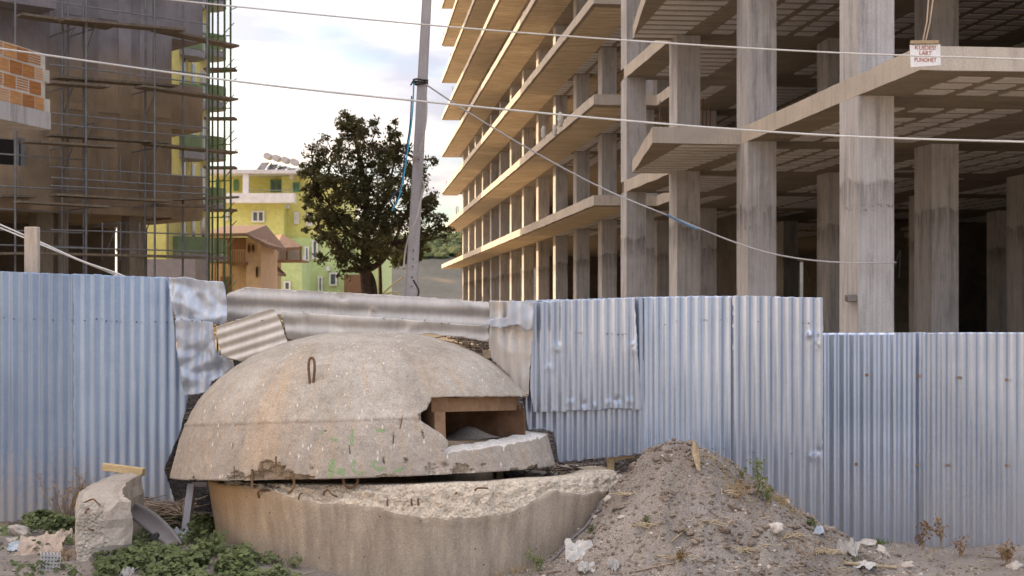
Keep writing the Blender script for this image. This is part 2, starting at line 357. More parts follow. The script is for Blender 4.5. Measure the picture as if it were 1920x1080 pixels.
def col_mesh(w, d, h, sd):
    mb = MB(); n = 8
    for k in range(n+1):
        for q, (x, y) in enumerate(((0,0),(w,0),(w,d),(0,d))):
            j = .006*noise.noise(Vector((q*3.1+sd, k*.9, 2)))
            c = .012
            mb.v.append((x+j+(0), y+j, h*k/n))
    for k in range(n):
        for q in range(4): mb.f.append((k*4+q, k*4+(q+1) % 4, k*4+4+(q+1) % 4, k*4+4+q)); mb.mi.append(0)
    me = mb.mesh('column', CONC_COL, normals=False)
    return me
COLH = 2.7; G = LZ[0]-ST+.02
cm_up = [col_mesh(.52, .80, COLH+.0, s) for s in range(4)]; cm_gr = [col_mesh(.52, .80, G, s+9) for s in range(4)]
def column(d, a, lev, w=0):
    me = random.choice(cm_gr if lev == 0 else cm_up)
    o = link('column', me, FB, loc=(d, a, -.02 if lev == 0 else LZ[lev-1]+.0))
    return o
near_st = [-22.3, -16.65, -10.95, -5.1]; far_st = [.9]+[7.1+5.7*k for k in range(12)]
for lev in range(0, 4):
    for a in near_st:
        column(.004 if lev else 0, a, lev)
for lev in range(0, 9):
    for a in far_st:
        if lev > 2 and a < 8 and lev > 3: continue
        column(1.5, a, lev)
for lev in range(0, 3):
    for d in (3.45, 8.0, 13.0, 18.0):
        for a in near_st+[.9, 7.1, 12.8]:
            column(d, a, lev)
for lev in range(0, 2):
    for d in (8.0, 13.5):
        for a in far_st[4:11:2]: column(d, a, lev)
# lapping cold joints and burrs where a storey meets the next on the four street columns
mb = MB()
for a in near_st:
    for lev in (0, 1):
        zz = LZ[lev]-ST if lev else 3.25
        for _ in range(22):
            s = rnd(.004, .016); x = rnd(-.006, .5); z = zz-abs(random.gauss(0, .10)) ; 
            q = Matrix.Translation((x, a-.004, z)) @ Euler((rnd(-1,1), rnd(-1,1), rnd(-1,1))).to_matrix().to_4x4()
            mb.box(-s, s, -s*.35, s*.35, -s, s, q)
        for _ in range(14):
            s = rnd(.004, .014); q = Matrix.Translation((-.004, a+rnd(0,.8), zz-abs(random.gauss(0,.08)))) @ Euler((rnd(-1,1), rnd(-1,1), rnd(-1,1))).to_matrix().to_4x4()
            mb.box(-s*.3, s*.3, -s, s, -s, s, q)
mb.build('burr', CONC_COL, FB, kind='stuff')
# soffit infill blocks
blk = {}
def block_mesh(wx, wy):
    k = (round(wx, 2), round(wy, 2))
    if k not in blk:
        m = MB(); m.box(-k[0]/2, k[0]/2, -k[1]/2, k[1]/2, -.018, .01); blk[k] = m.mesh('infill_block', BLOCKM)
    return blk[k]
cand = []
def inside_slab(x, y): return x > .25 and x < BACK-.3 and not (-5.2 < y < .4 and x < 2.2)
xlines = [0, 3.45, 8.0, 13.0, 18.0, BACK]; ylines = [NEAR_Y]+near_st+[.9, 7.1, 12.8, 18.5]
for lev in range(0, 4):
    for yi in range(len(ylines)-1):
        ya, yb = ylines[yi]+(.95 if yi else .25), ylines[yi+1]-.25
        for xi in range(len(xlines)-1):
            xa, xb = xlines[xi]+(.75 if xi else .7), xlines[xi+1]-.35
            if xa > 16: continue
            mode = (yi*7+xi*3+lev*5) % 5; ny = int((yb-ya)/.56)
            first = True; y = ya+.2
            while y < yb-.3:
                big = (first and mode in (0, 3)); wy = 1.3 if big and yb-ya > 4 else .36
                px_, wx = (.62, .44) if not (mode == 1) else (1.55, 1.35)
                x = xa
                while x+wx < xb+.01:
                    if inside_slab(x, y) and inside_slab(x+wx, y+wy) and random.random() > .035:
                        cand.append((lev, x+wx/2, y+wy/2, wx, wy))
                    x += px_
                y += wy+.2; first = False
# balcony soffit strips
for lev in range(0, 3):
    for k in range(11):
        y = -15.8+k*.5
        cand.append((lev, -.40, y, 1.0+.03*(11-k), .30))
def pxof(c):
    lev, x, y, wx, wy = c; X = 2.43+x*.9938-y*.1111; Y = 42.3+x*.1111+y*.9938; h = LZ[lev]-ST-EZ
    return 960+F*X/Y, HY-F*h/Y, Y
vis = []; rest = []
for c in cand:
    a, b_, Y = pxof(c)
    (vis if (-20 < b_ < 560 and 1150 < a < 1930) else rest).append(c)
vis.sort(key=lambda c: pxof(c)[2])
for c in vis[:270]:
    link('infill_block', block_mesh(c[3], c[4]), FB, loc=(c[1], c[2], LZ[c[0]]-ST))
mb = MB()
for c in vis[270:]+[c for c in rest if c[0] < 3]:
    z = LZ[c[0]]-ST; mb.box(c[1]-c[3]/2, c[1]+c[3]/2, c[2]-c[4]/2, c[2]+c[4]/2, z-.018, z+.01)
mb.build('infill_blocks_far', BLOCKM, FB, kind='stuff').name = 'distant_infill_block'
# overhang soffit strips on the long side
mb = MB()
for lev in range(0, 9):
    y = .5; pit = (1.9, 1.5, .46, .42, .42, .46, .9, 1.1, 1.3)[lev]
    while y < FAR_Y-.4:
        p = pit if (lev != 2 or y < 40) else 1.8
        if lev == 1 and y < 22: p = .46
        if lev == 0 and y < 9: p = .46
        z = LZ[lev]-ST; x1 = 1.38; g_ = .07 if p < 1 else .05
        mb.box(.12, x1+rnd(-.02, .02), y, y+p-g_, z-.03, z+.01)
        if lev in (2, 3) and y < 34:
            for kx in range(3): mb.box(2.2+kx*.9, 2.95+kx*.9, y, y+p*.72, z-.02, z+.01)
        y += p
mb.build('soffit_board', STRIPM, FB, kind='stuff')
# back and inner walls
mb = MB()
def wallbox(x0, x1, y0, y1, z0, z1): mb.box(x0, x1, y0, y1, z0, z1)
for lev in range(0, 9):
    z0 = LZ[lev-1]+.004 if lev else -.02; z1 = LZ[lev]-ST-.004
    segs = [(NEAR_Y+3, -14), (-13.2, -6.1), (-4.6, 23.1), (24.2, 50.6), (51.9, 60), (61.5, FAR_Y-4)] if lev == 0 else [(NEAR_Y+2, 30), (31.5, 52), (53, FAR_Y-3)]
    for a, b_ in segs: mb.box(BACK-1.2, BACK-1.0, a, b_, z0, z1)
    if lev < 2:
        mb.box(9.2, 9.4, -15.6, -11.6, z0, z1); mb.box(5.2, 5.4, 2, 6.6, z0, z1); mb.box(13.8, 19, 8.2, 8.4, z0, z1); mb.box(5.9, 12.6, 20.0, 20.2, z0, z1)
        mb.box(4.5, 12, 44, 44.2, z0, z1)
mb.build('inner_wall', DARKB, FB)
# stair flight
mb = MB()
for k in range(16):
    mb.box(10.2, 12.4, 3.0+k*.29, 3.0+k*.29+.30, .28*k*1.05, .28*k*1.05+.34)
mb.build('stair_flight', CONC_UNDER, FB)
# rebar ends on the far tips and on the balcony
mb = MB()
for lev in range(0, 8):
    for k in range(6):
        x = rnd(.1, 1.6); y = rnd(FAR_Y-14, FAR_Y-.1); h = rnd(.5, 1.3); mb.tube([(x, y, LZ[lev]), (x+rnd(-.1,.1), y, LZ[lev]+h)], .02, 4)
for k in range(5): mb.tube([(-.75+k*.06, -12.6+k*.2, LZ[0]), (-.8+k*.07+rnd(-.06,.06), -12.6+k*.2, LZ[0]+rnd(.5,1.1))], .01, 4)
for k in range(3): mb.tube([(.9+k*.09, -9.6, LZ[0]), (.92+k*.09, -9.6, LZ[0]+rnd(1.2,1.8))], .012, 4)
mb.build('rebar', REBAR, FB, kind='stuff')
# rags on the slab edge
RAG = flat('white_rag', (.62,.60,.57))
def rag(px, py, Y, s, label):
    m = MB(); n = 9; k = 14; vs = []
    c = P(px, py, Y)
    for j in range(k):
        for i in range(n):
            a = 2*pi*i/n; t = j/(k-1); r = s*(.22+.28*sin(pi*t)**.6)*(1+.45*noise.noise(Vector((i*1.3, j*.7, px))))
            vs.append((c.x+r*cos(a)+.25*s*noise.noise(Vector((j*.5, px, 0))), c.y+r*.6*sin(a), c.z+s*(1.2-2.4*t)))
    m.add(vs, [(j*n+i, j*n+(i+1) % n, j*n+n+(i+1) % n, j*n+n+i) for j in range(k-1) for i in range(n)]+[tuple(range(n))[::-1], tuple(range((k-1)*n, k*n))])
    tag(m.build('rag', RAG, smooth=True), label, 'rag')
rag(1051, 224, 46.2, .20, 'pale rag knotted on the slab edge, nearer one')
rag(1019, 248, 50.5, .18, 'small pale rag on the slab edge, farther one')
rag(1040, 244, 47.4, .16, 'pale rag draped between the two other rags on the slab edge')

# warning sign on the first slab
sy = 17.62; sgn = thing('warning_sign', 'white warning sign reading KUJDES! LART PUNOHET hung on slab edge', 'sign', P(1735, 105, sy))
mb = MB(); wpx = sy/F
vs = [(1706,84),(1763,83),(1764,122),(1708,126)]; vv = [P(a, b_, sy)-P(1735,105,sy) for a, b_ in vs]
mb.add([v for v in vv]+[v+Vector((0,.012,0)) for v in vv], [(0,3,2,1),(4,5,6,7),(0,1,5,4),(1,2,6,5),(2,3,7,6),(3,0,4,7)])
mb.build('board', WHITE, sgn)
mb = MB(); mb.bar(P(1707,79,sy-.01)-P(1735,105,sy), P(1760,79,sy-.01)-P(1735,105,sy), .04, .04); mb.build('batten', WOOD, sgn)
LET = flat('orange_red_lettering', (.42,.10,.03))
for k, (tx, yy, ww) in enumerate((('KUJDES!', 90, 38), ('LART', 100, 23), ('PUNOHET', 112.5, 41))):
    cu = bpy.data.curves.new('txt', 'FONT'); cu.body = tx; cu.size = .080; cu.align_x = 'CENTER'; cu.align_y = 'CENTER'; cu.extrude = .001; cu.offset = .0
    o = bpy.data.objects.new('tmp', cu); C.objects.link(o); bpy.context.view_layer.update()
    me = bpy.data.meshes.new_from_object(o.evaluated_get(bpy.context.evaluated_depsgraph_get())); bpy.data.objects.remove(o)
    yt = max(v.co.y for v in me.vertices)
    for v in me.vertices: v.co.y = max(v.co.y, yt-.0585)
    xs_ = [v.co.x for v in me.vertices]; s = ww*wpx/(max(xs_)-min(xs_)); me.materials.clear(); me.materials.append(LET)
    o = link('lettering', me, sgn, loc=P(1735, yy, sy)-P(1735,105,sy)+Vector((0,-.004,0)), rot=(R(90), R(1.5), 0)); o.scale = (s, .92, 1)
rp = MB()
rp.tube([P(1730,79,sy-.01), P(1738,40,sy-.0), P(1744,-40,sy+.1)], .010, 5); rp.tube([P(1735,79,sy-.01), P(1743,45,sy), P(1755,-40,sy+.1)], .010, 5)
tag(rp.build('rope', M('hemp_rope', (.35,.27,.2), (.5,.4,.3), 5)), 'pair of thin ropes holding the white warning sign', 'rope')
# flood lamp on the column
c = P(1596, 558, 20.28)
lamp = thing('lamp_box', 'small grey lamp box fixed low on the wide concrete column', 'lamp', c)
mb = MB(); mb.box(-.10, .10, -.10, .0, -.05, .045, Euler((R(8), R(-3), TH)).to_matrix().to_4x4()); o = mb.build('housing', flat('grey_housing', (.16,.15,.15)), lamp)
o.modifiers.new('bevel', 'BEVEL').width = .012
mb = MB(); mb.box(-.085, .085, -.108, -.101, -.035, .032, Euler((R(8), R(-3), TH)).to_matrix().to_4x4()); mb.build('lens', flat('grey_lens', (.22,.21,.22), .3), lamp)
mb = MB(); mb.box(-.02, .02, 0, .25, -.02, .02); mb.build('bracket', STEEL, lamp)

# ------------------------------------------------------------------ rendered building with scaffold, left
def unit(a): a = Vector(a); a.normalize(); return a
BW = unit((.74, .67, 0)); BN = Vector((-BW.y, BW.x, 0)); B0 = Vector(((380-960)/F*50, 50, 0)); BA = atan2(BW.y, BW.x)
def Bl(px, py, off=0):     # pixel -> local (x, z) on the facade plane y = off
    q = B0+BN*off; d = Vector(((px-960)/F, 1, 0)); t = q.dot(BN)/d.dot(BN); p = d*t
    return (p-B0).dot(BW), EZ+(HY-py)/F*t
RB = thing('rendered_building', 'tall unfinished building of brown and grey cement render behind scaffolding', 'building', B0, (0, 0, BA))
bx = lambda px, off=0: Bl(px, 0, off)[0]
xR = bx(380); xM = bx(322); xL = -46
zb = Bl(200, 402)[1]; zt = 31
mb = MB(); mb.box(-46, xM, .0, 24, zb, zt); mb.build('wall', RENDER, RB)
STZ = 3.12
for k in range(7):
    z0 = Bl(350, 412)[1]+k*STZ; 
    m2 = MB(); h = 1.55
    m2.box(xM+.003, xR, .0, 3.8, z0, z0+h); m2.box(xM+.003, xR-.12, 3.8, 12, z0+.0, z0+.3)
    m2.build('balcony_block', RENDER, RB)
    if k < 6:
        m2 = MB(); m2.tube([(xR-.2, 3.6, z0+h), (xR-.2, 3.6, z0+STZ)], .12, 8); m2.build('balcony_post', RENDER, RB)
# slightly proud panels and floor bands on the facade
m2 = MB()
for k in range(7):
    z0 = zb+.28+k*STZ; m2.box(-46, xM-.02, -.025, -.0, z0, z0+.22)
for px in (92, 160, 222, 262):
    x = bx(px); m2.box(x, x+.45, -.03, 0, zb+.51, zt)
m2.build('pilaster', RENDER, RB)
# ground floor: columns, back wall with slits, parapet on the left
for px, w_ in ((68, .75), (100, .5), (243, .62), (-60, .7)):
    m2 = MB(); x = bx(px, .5); m2.box(x, x+w_, .5, 1.1, -.05, zb); m2.build('column', concrete('pier_%d' % 1, (.26,.23,.20), (.36,.32,.28)) if px == 68 else bpy.data.materials['pier_1'], RB)
m2 = MB(); 
for a, b_ in ((-46, bx(216, 7)), (bx(224, 7), bx(276, 7))): m2.box(a, b_, 7, 7.2, -.05, zb)
m2.box(-46, bx(276, 7), 7.2, 14, -.05, .1); m2.build('inner_wall', DARKB, RB)
x0, z0 = Bl(100, 395, -.9); 
m2 = MB(); m2.box(-46, x0, -.9, -.0, Bl(60,396,-.9)[1], Bl(60,312,-.9)[1]); m2.build('parapet', RENDER, RB)
m2 = MB(); m2.box(bx(-80), bx(35), -.06, .0, Bl(20,312)[1], Bl(20,262)[1]); m2.build('window', flat('dark_opening', (.015,.013,.013)), RB)
m2 = MB(); 
for px in (-20, 24, 36): m2.box(bx(px), bx(px)+.14, -.14, -.07, Bl(20,340)[1], Bl(20,258)[1])
m2.build('window_frame', STEEL, RB)
m2 = MB(); m2.box(bx(-60), bx(80), -1.0, -.03, Bl(40,20)[1], Bl(40,0)[1]+.2); m2.build('ledge', RENDER, RB)
# lamp seen hanging under the slab
# scaffold
SF = thing('scaffold', 'tall grey tube scaffold with plank decks against the rendered building', 'scaffold', B0, (0, 0, BA))
def std(px, off, z1=30, mat=STEEL, r=.035, parent=None, x=None):
    m = MB(); xx = bx(px, off) if x is None else x; m.tube([(xx+rnd(-.04,.04), off, 0), (xx+rnd(-.05,.05), off, z1)], r, 6)
    m.build('standard', mat, parent or SF)
for px, off in ((27,-1.7),(117,-1.0),(128,-1.0),(155,-1.0),(163,-1.9),(290,-1.9),(273,-1.0),(388,-1.9),(343,-1.0),(-40,-1.7),(240,-1.0 if False else -.6)):
    if px != 240: std(px, off, 30 if px not in (343,) else 12)
decks = [((35,28),(205,52)),((115,37),(340,58)),((290,55),(440,88)),((90,155),(200,163)),((100,145),(325,162)),((260,162),(440,187)),((90,253),(310,268)),((45,265),(213,276)),((275,270),(437,287)),
         ((100,365),(315,377)),((0,367),(62,369)),((30,378),(200,388)),((285,375),(440,370)),((70,475),(290,480)),((230,478),(420,484)),((0,475),(60,475)),((290,385),(400,387))]
for k, ((a, b_), (c, d)) in enumerate(decks):
    off = -1.75 if k % 2 else -1.25
    x0, z0 = Bl(a, b_, off); x1, z1 = Bl(c, d, off); m = MB(); wdt = .26
    q = Matrix.Translation((x0, off, z0)) @ Euler((0, -atan2(z1-z0, x1-x0), rnd(-.02, .02))).to_matrix().to_4x4(); l = sqrt((x1-x0)**2+(z1-z0)**2)
    m.box(0, l, -.3, .3, -.04, .03, q); m.build('plank', PLANK, SF)
for zy in (215, 235, 315, 335, 350, 432, 465, 8, 110, 125):
    a, z = Bl(130, zy, -1.9); m = MB(); m.tube([(bx(95,-1.9), -1.9, z), (bx(392,-1.9), -1.9, z+rnd(-.05,.05))], .024, 5); m.build('ledger', STEEL, SF)
for zy in (290, 350, 393, 432, 460):
    a, z = Bl(20, zy, -1.7); m = MB(); m.tube([(bx(-60,-1.7), -1.7, z), (bx(165,-1.7), -1.7, z)], .026, 5); m.build('ledger', STEEL, SF)
for (px, zy) in ((117,60),(155,60),(117,165),(273,170),(155,235),(117,275),(273,280),(155,390),(273,385),(200,420),(218,420)):
    m = MB(); x, z = Bl(px, zy, -1.0); m.tube([(x, -1.95, z), (x, -.05, z-.02)], .025, 5); m.tube([(x, -1.8, z), (x+.05, -.9, z-.9)], .02, 5); m.build('transom', STEEL, SF)
for px in (192, 226, 262, 315):
    m = MB(); x, z = Bl(px, 417, -1.9); m.tube([(x, -1.9, z-1.2), (x, -1.9, z)], .022, 5); m.build('rail_post', STEEL, SF)
    m = MB(); x, z = Bl(px, 310, -1.9); m.tube([(x, -1.9, z-.6), (x, -1.9, z+.3)], .016, 5); m.build('rail_post', STEEL, SF)
# green tower beside it
TW = thing('scaffold_tower', 'narrow green tube scaffold tower at the right corner of the scaffold', 'scaffold', P(412, 572, 53)*1)
TW.location.z = 0
for px, oy in ((392,0),(408,1.2),(421,0),(433,1.0),(398,1.4)):
    m = MB(); x = (px-960)/F*(53+oy)-TW.location.x; m.tube([(x, oy, 0), (x+rnd(-.03,.03), oy, 16)], .04, 6); m.build('standard', STEELG, TW)
for k in range(11):
    z = 1+k*1.35
    m = MB(); xa = (390-960)/F*53-TW.location.x; xb = (434-960)/F*53-TW.location.x
    m.tube([(xa, 0, z), (xb, 0, z+.04)], .022, 5); m.build('ledger', STEELG, TW)
    m = MB(); m.tube([(xb-.05, .0, z+(.1 if k % 2 else 1.0)), (xb+.0, 1.0, z+(.1 if k % 2 else 1.0)+.3)], .02, 5); m.tube([(xa+.5, 0, z), (xb, .5, z+.62)], .018, 5); m.build('brace', STEELG, TW)
for z in (Bl(420,88,-1)[1],Bl(420,187,-1)[1],Bl(420,286,-1)[1],Bl(420,372,-1)[1]):
    m = MB(); m.box(-.6, .55, .0, .55, z-.2, z-.12); m.build('plank', PLANK, TW)
# ------------------------------------------------------------------ brick building, far left
BR = unit((.233, .972, 0)); K0 = Vector(((90-960)/F*22, 22, 0)); KA = atan2(BR.y, BR.x)-pi/2
# local: y along the face (0 at the visible corner, negative towards the camera), x+ out of the face
KB = thing('brick_building', 'orange hollow brick wall on a projecting concrete slab at far left', 'building', K0, (0, 0, KA))
def Kz(py, Y=22): return EZ+(HY-py)/F*Y
zs0, zs1 = Kz(243), Kz(211); zw1 = Kz(102)
mb = MB(); mb.box(-12, 0.03, -15, .03, zs0, zs1); mb.build('slab', concrete('pale_slab', (.42,.42,.45), (.55,.54,.56), board=False), KB)
mb = MB(); mb.box(-.26, -.03, -14.9, -.03, zs1, zw1); mb.build('wall', BRICK_BACK, KB)
BRK = [M('hollow_brick_%s' % n, a, b_, 3, bmp=.6, bs=8, bd=.01, stretch=(1, 1, 8)) for n, a, b_ in (('a', (.42,.20,.075), (.55,.28,.11)), ('b', (.36,.16,.06), (.48,.23,.09)), ('c', (.5,.27,.12), (.62,.36,.18)))]
bh = (zw1-zs1)/4; bms = []
for mm in BRK:
    m = MB(); m.box(-.10, .0, 0, .31, 0, bh-.03)
    for q in range(5): m.box(0, .008, .004, .306, .012+q*(bh-.03)/5, .012+q*(bh-.03)/5+.022)
    bms.append(m.mesh('brick', mm))
for r in range(4):
    for q in range(9):
        yy = -.31-q*.335-(.16 if r % 2 else 0); 
        link('brick', random.choice(bms), KB, loc=(-.028+rnd(-.006,.006), yy, zs1+.015+r*bh))
m = MB(); m.box(-.2, .005, -.10, .035, zs1+bh*2.05, zs1+bh*2.9); m.box(-.2, .01, -.09, .04, zs1, zs1+bh*.9); m.build('mortar_patch', BRICK_BACK, KB)
# taller grey wall behind it
mb = MB(); mb.box(-9, -.88, -14, -.5, zs1+.02, zs1+20); mb.build('upper_wall', M('grey_block_wall', (.50,.52,.56), (.62,.63,.66), 2, bmp=.7, bs=6, bd=.03, stretch=(1,1,6)), KB)
# rear block that carries it (ground floor, set back)
mb = MB(); mb.box(-12, -2.2, -15, -.9, -.05, zs0-.003); mb.build('ground_floor_wall', RENDER, KB)

# ------------------------------------------------------------------ far houses
YEL = flat('yellow_green_paint', (.56,.56,.21)); YELG = flat('pale_green_paint', (.42,.54,.27)); WHT = flat('white_paint', (.62,.62,.66))
GLS = M('window_glass', (.05,.08,.09), (.10,.14,.15), 3, rough=.15, bmp=0); GRF = flat('green_shutter', (.10,.22,.14)); GLR = flat('green_glass_rail', (.15,.22,.14), .3)
SLB = flat('grey_blue_slab', (.24,.25,.30)); TILE = M('roof_tile', (.17,.11,.08), (.28,.19,.14), 5, bmp=.6, bs=12, bd=.05); BRN = flat('brown_timber', (.18,.10,.06)); PEACH = flat('peach_plaster', (.58,.45,.33)); ORG = flat('ochre_plaster', (.42,.31,.19))
def box_px(mb, x0, x1, y0, y1, Y, depth, loc):
    a = P(x0, y1, Y)-loc; b_ = P(x1, y0, Y)-loc; mb.box(a.x, b_.x, a.y, a.y+depth, a.z, b_.z)
def win(par, x0, x1, y0, y1, Y, loc, mull=1, fm=None, gm=None):
    m = MB(); a = P(x0, y1, Y)-loc; b_ = P(x1, y0, Y)-loc; t = .09*Y/100+.04; yy = a.y
    m.box(a.x, b_.x, yy-.08, yy-.001, a.z, a.z+t); m.box(a.x, b_.x, yy-.08, yy-.001, b_.z-t, b_.z)
    for k in range(mull+2):
        x = a.x+(b_.x-a.x-t)*k/(mull+1); m.box(x, x+t, yy-.08, yy-.001, a.z+t, b_.z-t)
    f = m.build('window', fm or WHT, par)
    m = MB(); m.box(a.x+t*.5, b_.x-t*.5, yy-.03, yy-.003, a.z+t*.5, b_.z-t*.5); m.build('pane', gm or GLS, f)
# yellow balcony block seen through the scaffold
loc = P(360, 572, 84); loc.z = 0
YB = thing('balcony_building', 'yellow apartment block with rounded green glass balconies behind the scaffold', 'building', loc)
m = MB(); box_px(m, 222, 311, -600, 655, 84, 12, loc); m.build('wall', YEL, YB)
m = MB(); box_px(m, 240, 366, 486, 660, 79, 3, loc); m.build('lower_wall', flat('grey_blue_render', (.24,.24,.28)), YB)
for k in range(10):
    yb = 490-95*k
    for cx, rr in ((384, 1.35), (346, 1.2)) if k else ((340, 1.9), (384, 1.4)):
        X_ = P(311, 0, 84).x; Yc_ = X_*F/(cx-960); c = Vector((X_, Yc_, P(0, yb, Yc_).z))-loc; n = 20; arc = [(c.x-.02+rr*1.05*sin(t), c.y-rr*1.15*cos(t)) for t in [pi*q/n for q in range(n+1)]]
        m = MB(); m.prism(arc, c.z, c.z+.42); m.build('balcony_slab', SLB, YB, normals=True)
        m = MB()
        for q in range(n):
            (a, b_), (c2, d2) = arc[q], arc[q+1]; m.add([(a,b_,c.z+.45),(c2,d2,c.z+.45),(c2,d2,c.z+1.45),(a,b_,c.z+1.45),(a*.0+a,b_+.03,c.z+.45),(c2,d2+.03,c.z+.45),(c2,d2+.03,c.z+1.45),(a,b_+.03,c.z+1.45)], [(0,1,2,3),(7,6,5,4),(3,2,6,7),(0,4,5,1)])
        m.build('balcony_rail', GLR, YB)
    for Yw in (88.3, 91.0, 93.8):
        zz_ = P(0, yb-62, 90).z-loc.z; xx_ = P(311, 0, 84).x-loc.x; fw = MB(); fw.box(xx_+.002, xx_+.07, Yw-84-.5, Yw-84+.5, zz_-1.0, zz_+1.0); fw = fw.build('window', WHT, YB)
        pn = MB(); pn.box(xx_+.071, xx_+.09, Yw-84-.4, Yw-84+.4, zz_-.9, zz_+.9); pn.build('pane', GLS, fw)
# green house with solar heaters
loc = P(500, 572, 140); loc.z = 0
GH = thing('green_house', 'pale yellow and green house with flat roof, white balcony band and terrace', 'house', loc)
m = MB(); box_px(m, 385, 532, 378, 660, 140, 14, loc); m.build('wall', YEL, GH, )
m = MB(); box_px(m, 385, 560, 325, 379, 143, 11, loc); box_px(m, 528, 640, 330, 446, 141.5, 14, loc); m.build('wall', YEL, GH)
m = MB(); box_px(m, 528, 712, 446, 660, 141, 14, loc); m.build('wall', YELG, GH)
m = MB(); box_px(m, 515, 566, 487, 660, 133, 6, loc); m.build('wall', YELG, GH)
m = MB(); box_px(m, 383, 572, 318, 325, 139, 18, loc); m.build('roof', flat('roof_slab', (.55,.55,.60)), GH)
m = MB(); box_px(m, 428, 551, 362, 380, 138.6, 1.4, loc); box_px(m, 385, 428, 362, 380, 139.4, .6, loc); m.build('balcony_band', WHT, GH)
m = MB(); box_px(m, 455, 466, 322, 362, 139.2, .6, loc); m.build('column', WHT, GH)
m = MB(); box_px(m, 466, 551, 356, 357.2, 138.7, .08, loc); m.build('handrail', STEEL, GH)
for a in ((507,530,337,360,142.9),(438,447,337,358,142.9),(549,562,342,360,141.4),(405,412,336,360,142.9)): win(GH, *a[:4], a[4], loc, 1, fm=GRF)
for a in ((472,496,395,417,139.9),(551,561,397,420,141.4),(574,586,400,424,141.4),(420,428,397,414,139.9)): win(GH, *a[:4], a[4], loc, 1)
for a in ((571,580,462,490,140.9),(617,632,511,536,140.9),(596,605,518,548,140.9),(532,545,527,545,132.9),(585,596,450,486,140.9)): win(GH, *a[:4], a[4], loc, 0, gm=GLS)
for a in ((568,574,480,492,140.7),(543,549,325,336,140.5),(612,618,500,508,140.5),(533,541,383,391,141)):
    m = MB(); box_px(m, *a[:4], a[4], .5, loc); o = m.build('air_conditioner', WHT, GH)
m = MB(); box_px(m, 645, 680, 515, 550, 139.5, 1, loc); m.build('porch', BRN, GH)
for k in range(4):
    x = 503+k*16.5; lc = P(x, 300+k*3.6, 143)
    h = thing('solar_water_heater', ('solar water heater tank at the left end of the green house roof', 'solar water heater second from left on the green house roof', 'solar water heater second from right on the green house roof', 'solar water heater tank at the right end of the green house roof')[k], 'water heater', lc, group='solar water heaters on the roof')
    m = MB(); m.tube([(-.06, -.7, .35), (.0,0,.35), (.06, .7, .35)], .34, 14); m.build('tank', flat('tank_%d' % k, (.40,.37,.36), .5), h, smooth=False)
    m = MB(); m.box(-.42, .4, -1.5, .0, -.05, .0, Matrix.Translation((-.25,-.1,-.25)) @ Euler((R(32),0,R(-12))).to_matrix().to_4x4()); m.build('panel', flat('collector_%d' % k, (.09,.08,.09), .3), h)
    zz = P(0, 318, 143).z-lc.z
    m = MB()
    for sx in (-.4, .35): m.tube([(sx, 0, -.3), (sx, 0, zz)], .04, 5); m.tube([(sx, 0, -.3), (sx-.3, -1.2, zz)], .04, 5)
    m.build('stand', STEEL, h)
# timber clad small house
loc = P(450, 572, 100); loc.z = 0
TB = thing('timber_house', 'small ochre house with brown timber eaves and a slatted balcony', 'house', loc)
m = MB(); box_px(m, 380, 462, 494, 660, 100, 6, loc); m.build('lower_wall', ORG, TB)
m = MB(); box_px(m, 461.5, 489, 447, 660, 99.6, 7, loc); m.build('wall', PEACH, TB)
m = MB(); box_px(m, 380, 461, 445, 492, 101.5, 5, loc); m.build('upper_wall', BRN, TB)
m = MB(); box_px(m, 428, 461.4, 492, 497, 99.0, 2.4, loc); m.build('balcony_floor', BRN, TB)
for k in range(9):
    m = MB(); x = 434+k*3.2; box_px(m, x, x+1.1, 470, 492, 99.1, .06, loc); m.build('baluster', WOOD, TB)
m = MB(); box_px(m, 432, 461.4, 468, 470, 99.1, .08, loc); m.build('handrail', WOOD, TB)
for x in (388, 402, 417, 431):
    m = MB(); box_px(m, x, x+2.5, 448, 545, 98.9, .12, loc); m.build('post', BRN, TB)
m = MB(); a = P(378, 438, 98)-loc; b_ = P(462, 437, 98)-loc; c = P(502, 458, 98)-loc
m.add([a, b_, c, c+Vector((0,8,0)), b_+Vector((0,8,1.0)), a+Vector((0,8,1.0)), a+Vector((0,0,-.25)), b_+Vector((0,0,-.25)), c+Vector((0,0,-.25)), c+Vector((0,8,-.25)), b_+Vector((0,8,.7)), a+Vector((0,8,.7))], [(0,1,4,5),(1,2,3,4),(6,11,10,7),(7,10,9,8),(0,6,7,1),(1,7,8,2),(2,8,9,3),(3,9,10,4),(4,10,11,5),(5,11,6,0)]); m.build('roof', TILE, TB)
for a in ((466,468,457,475),(474,476,457,473),(480,484,500,520)): win(TB, *a, 99.55, loc, 0, fm=BRN)
win(TB, 414, 431, 519, 555, 99.95, loc, 1, fm=BRN)
loc = P(520, 572, 112); loc.z = 0
TR = thing('tiled_annex', 'small annex with brown tiled hipped roof and timber posts beside green wall', 'house', loc)
m = MB(); p = [P(x, y, Y)-loc for x, y, Y in ((488,470,113),(516,466,111),(529,439,114),(567,462,112),(566,455,118),(498,446,118),(488,450,116))]
m.add([p[0],p[1],p[2],p[5],p[6]]+[q+Vector((0,0,-.2)) for q in (p[0],p[1],p[2],p[5],p[6])], [(0,1,2,3,4),(9,8,7,6,5),(0,5,6,1)]); m.add([p[1],p[3],p[2],p[1]+Vector((0,0,-.25)),p[3]+Vector((0,0,-.25))], [(0,1,2),(0,3,4,1)]); m.build('roof', TILE, TR)
for x in (516, 536, 562):
    m = MB(); box_px(m, x, x+3, 463, 488, 112, .2, loc); m.build('post', BRN, TR)
m = MB(); box_px(m, 513, 566, 487, 490, 111.6, 4, loc); m.build('balcony_floor', BRN, TR)
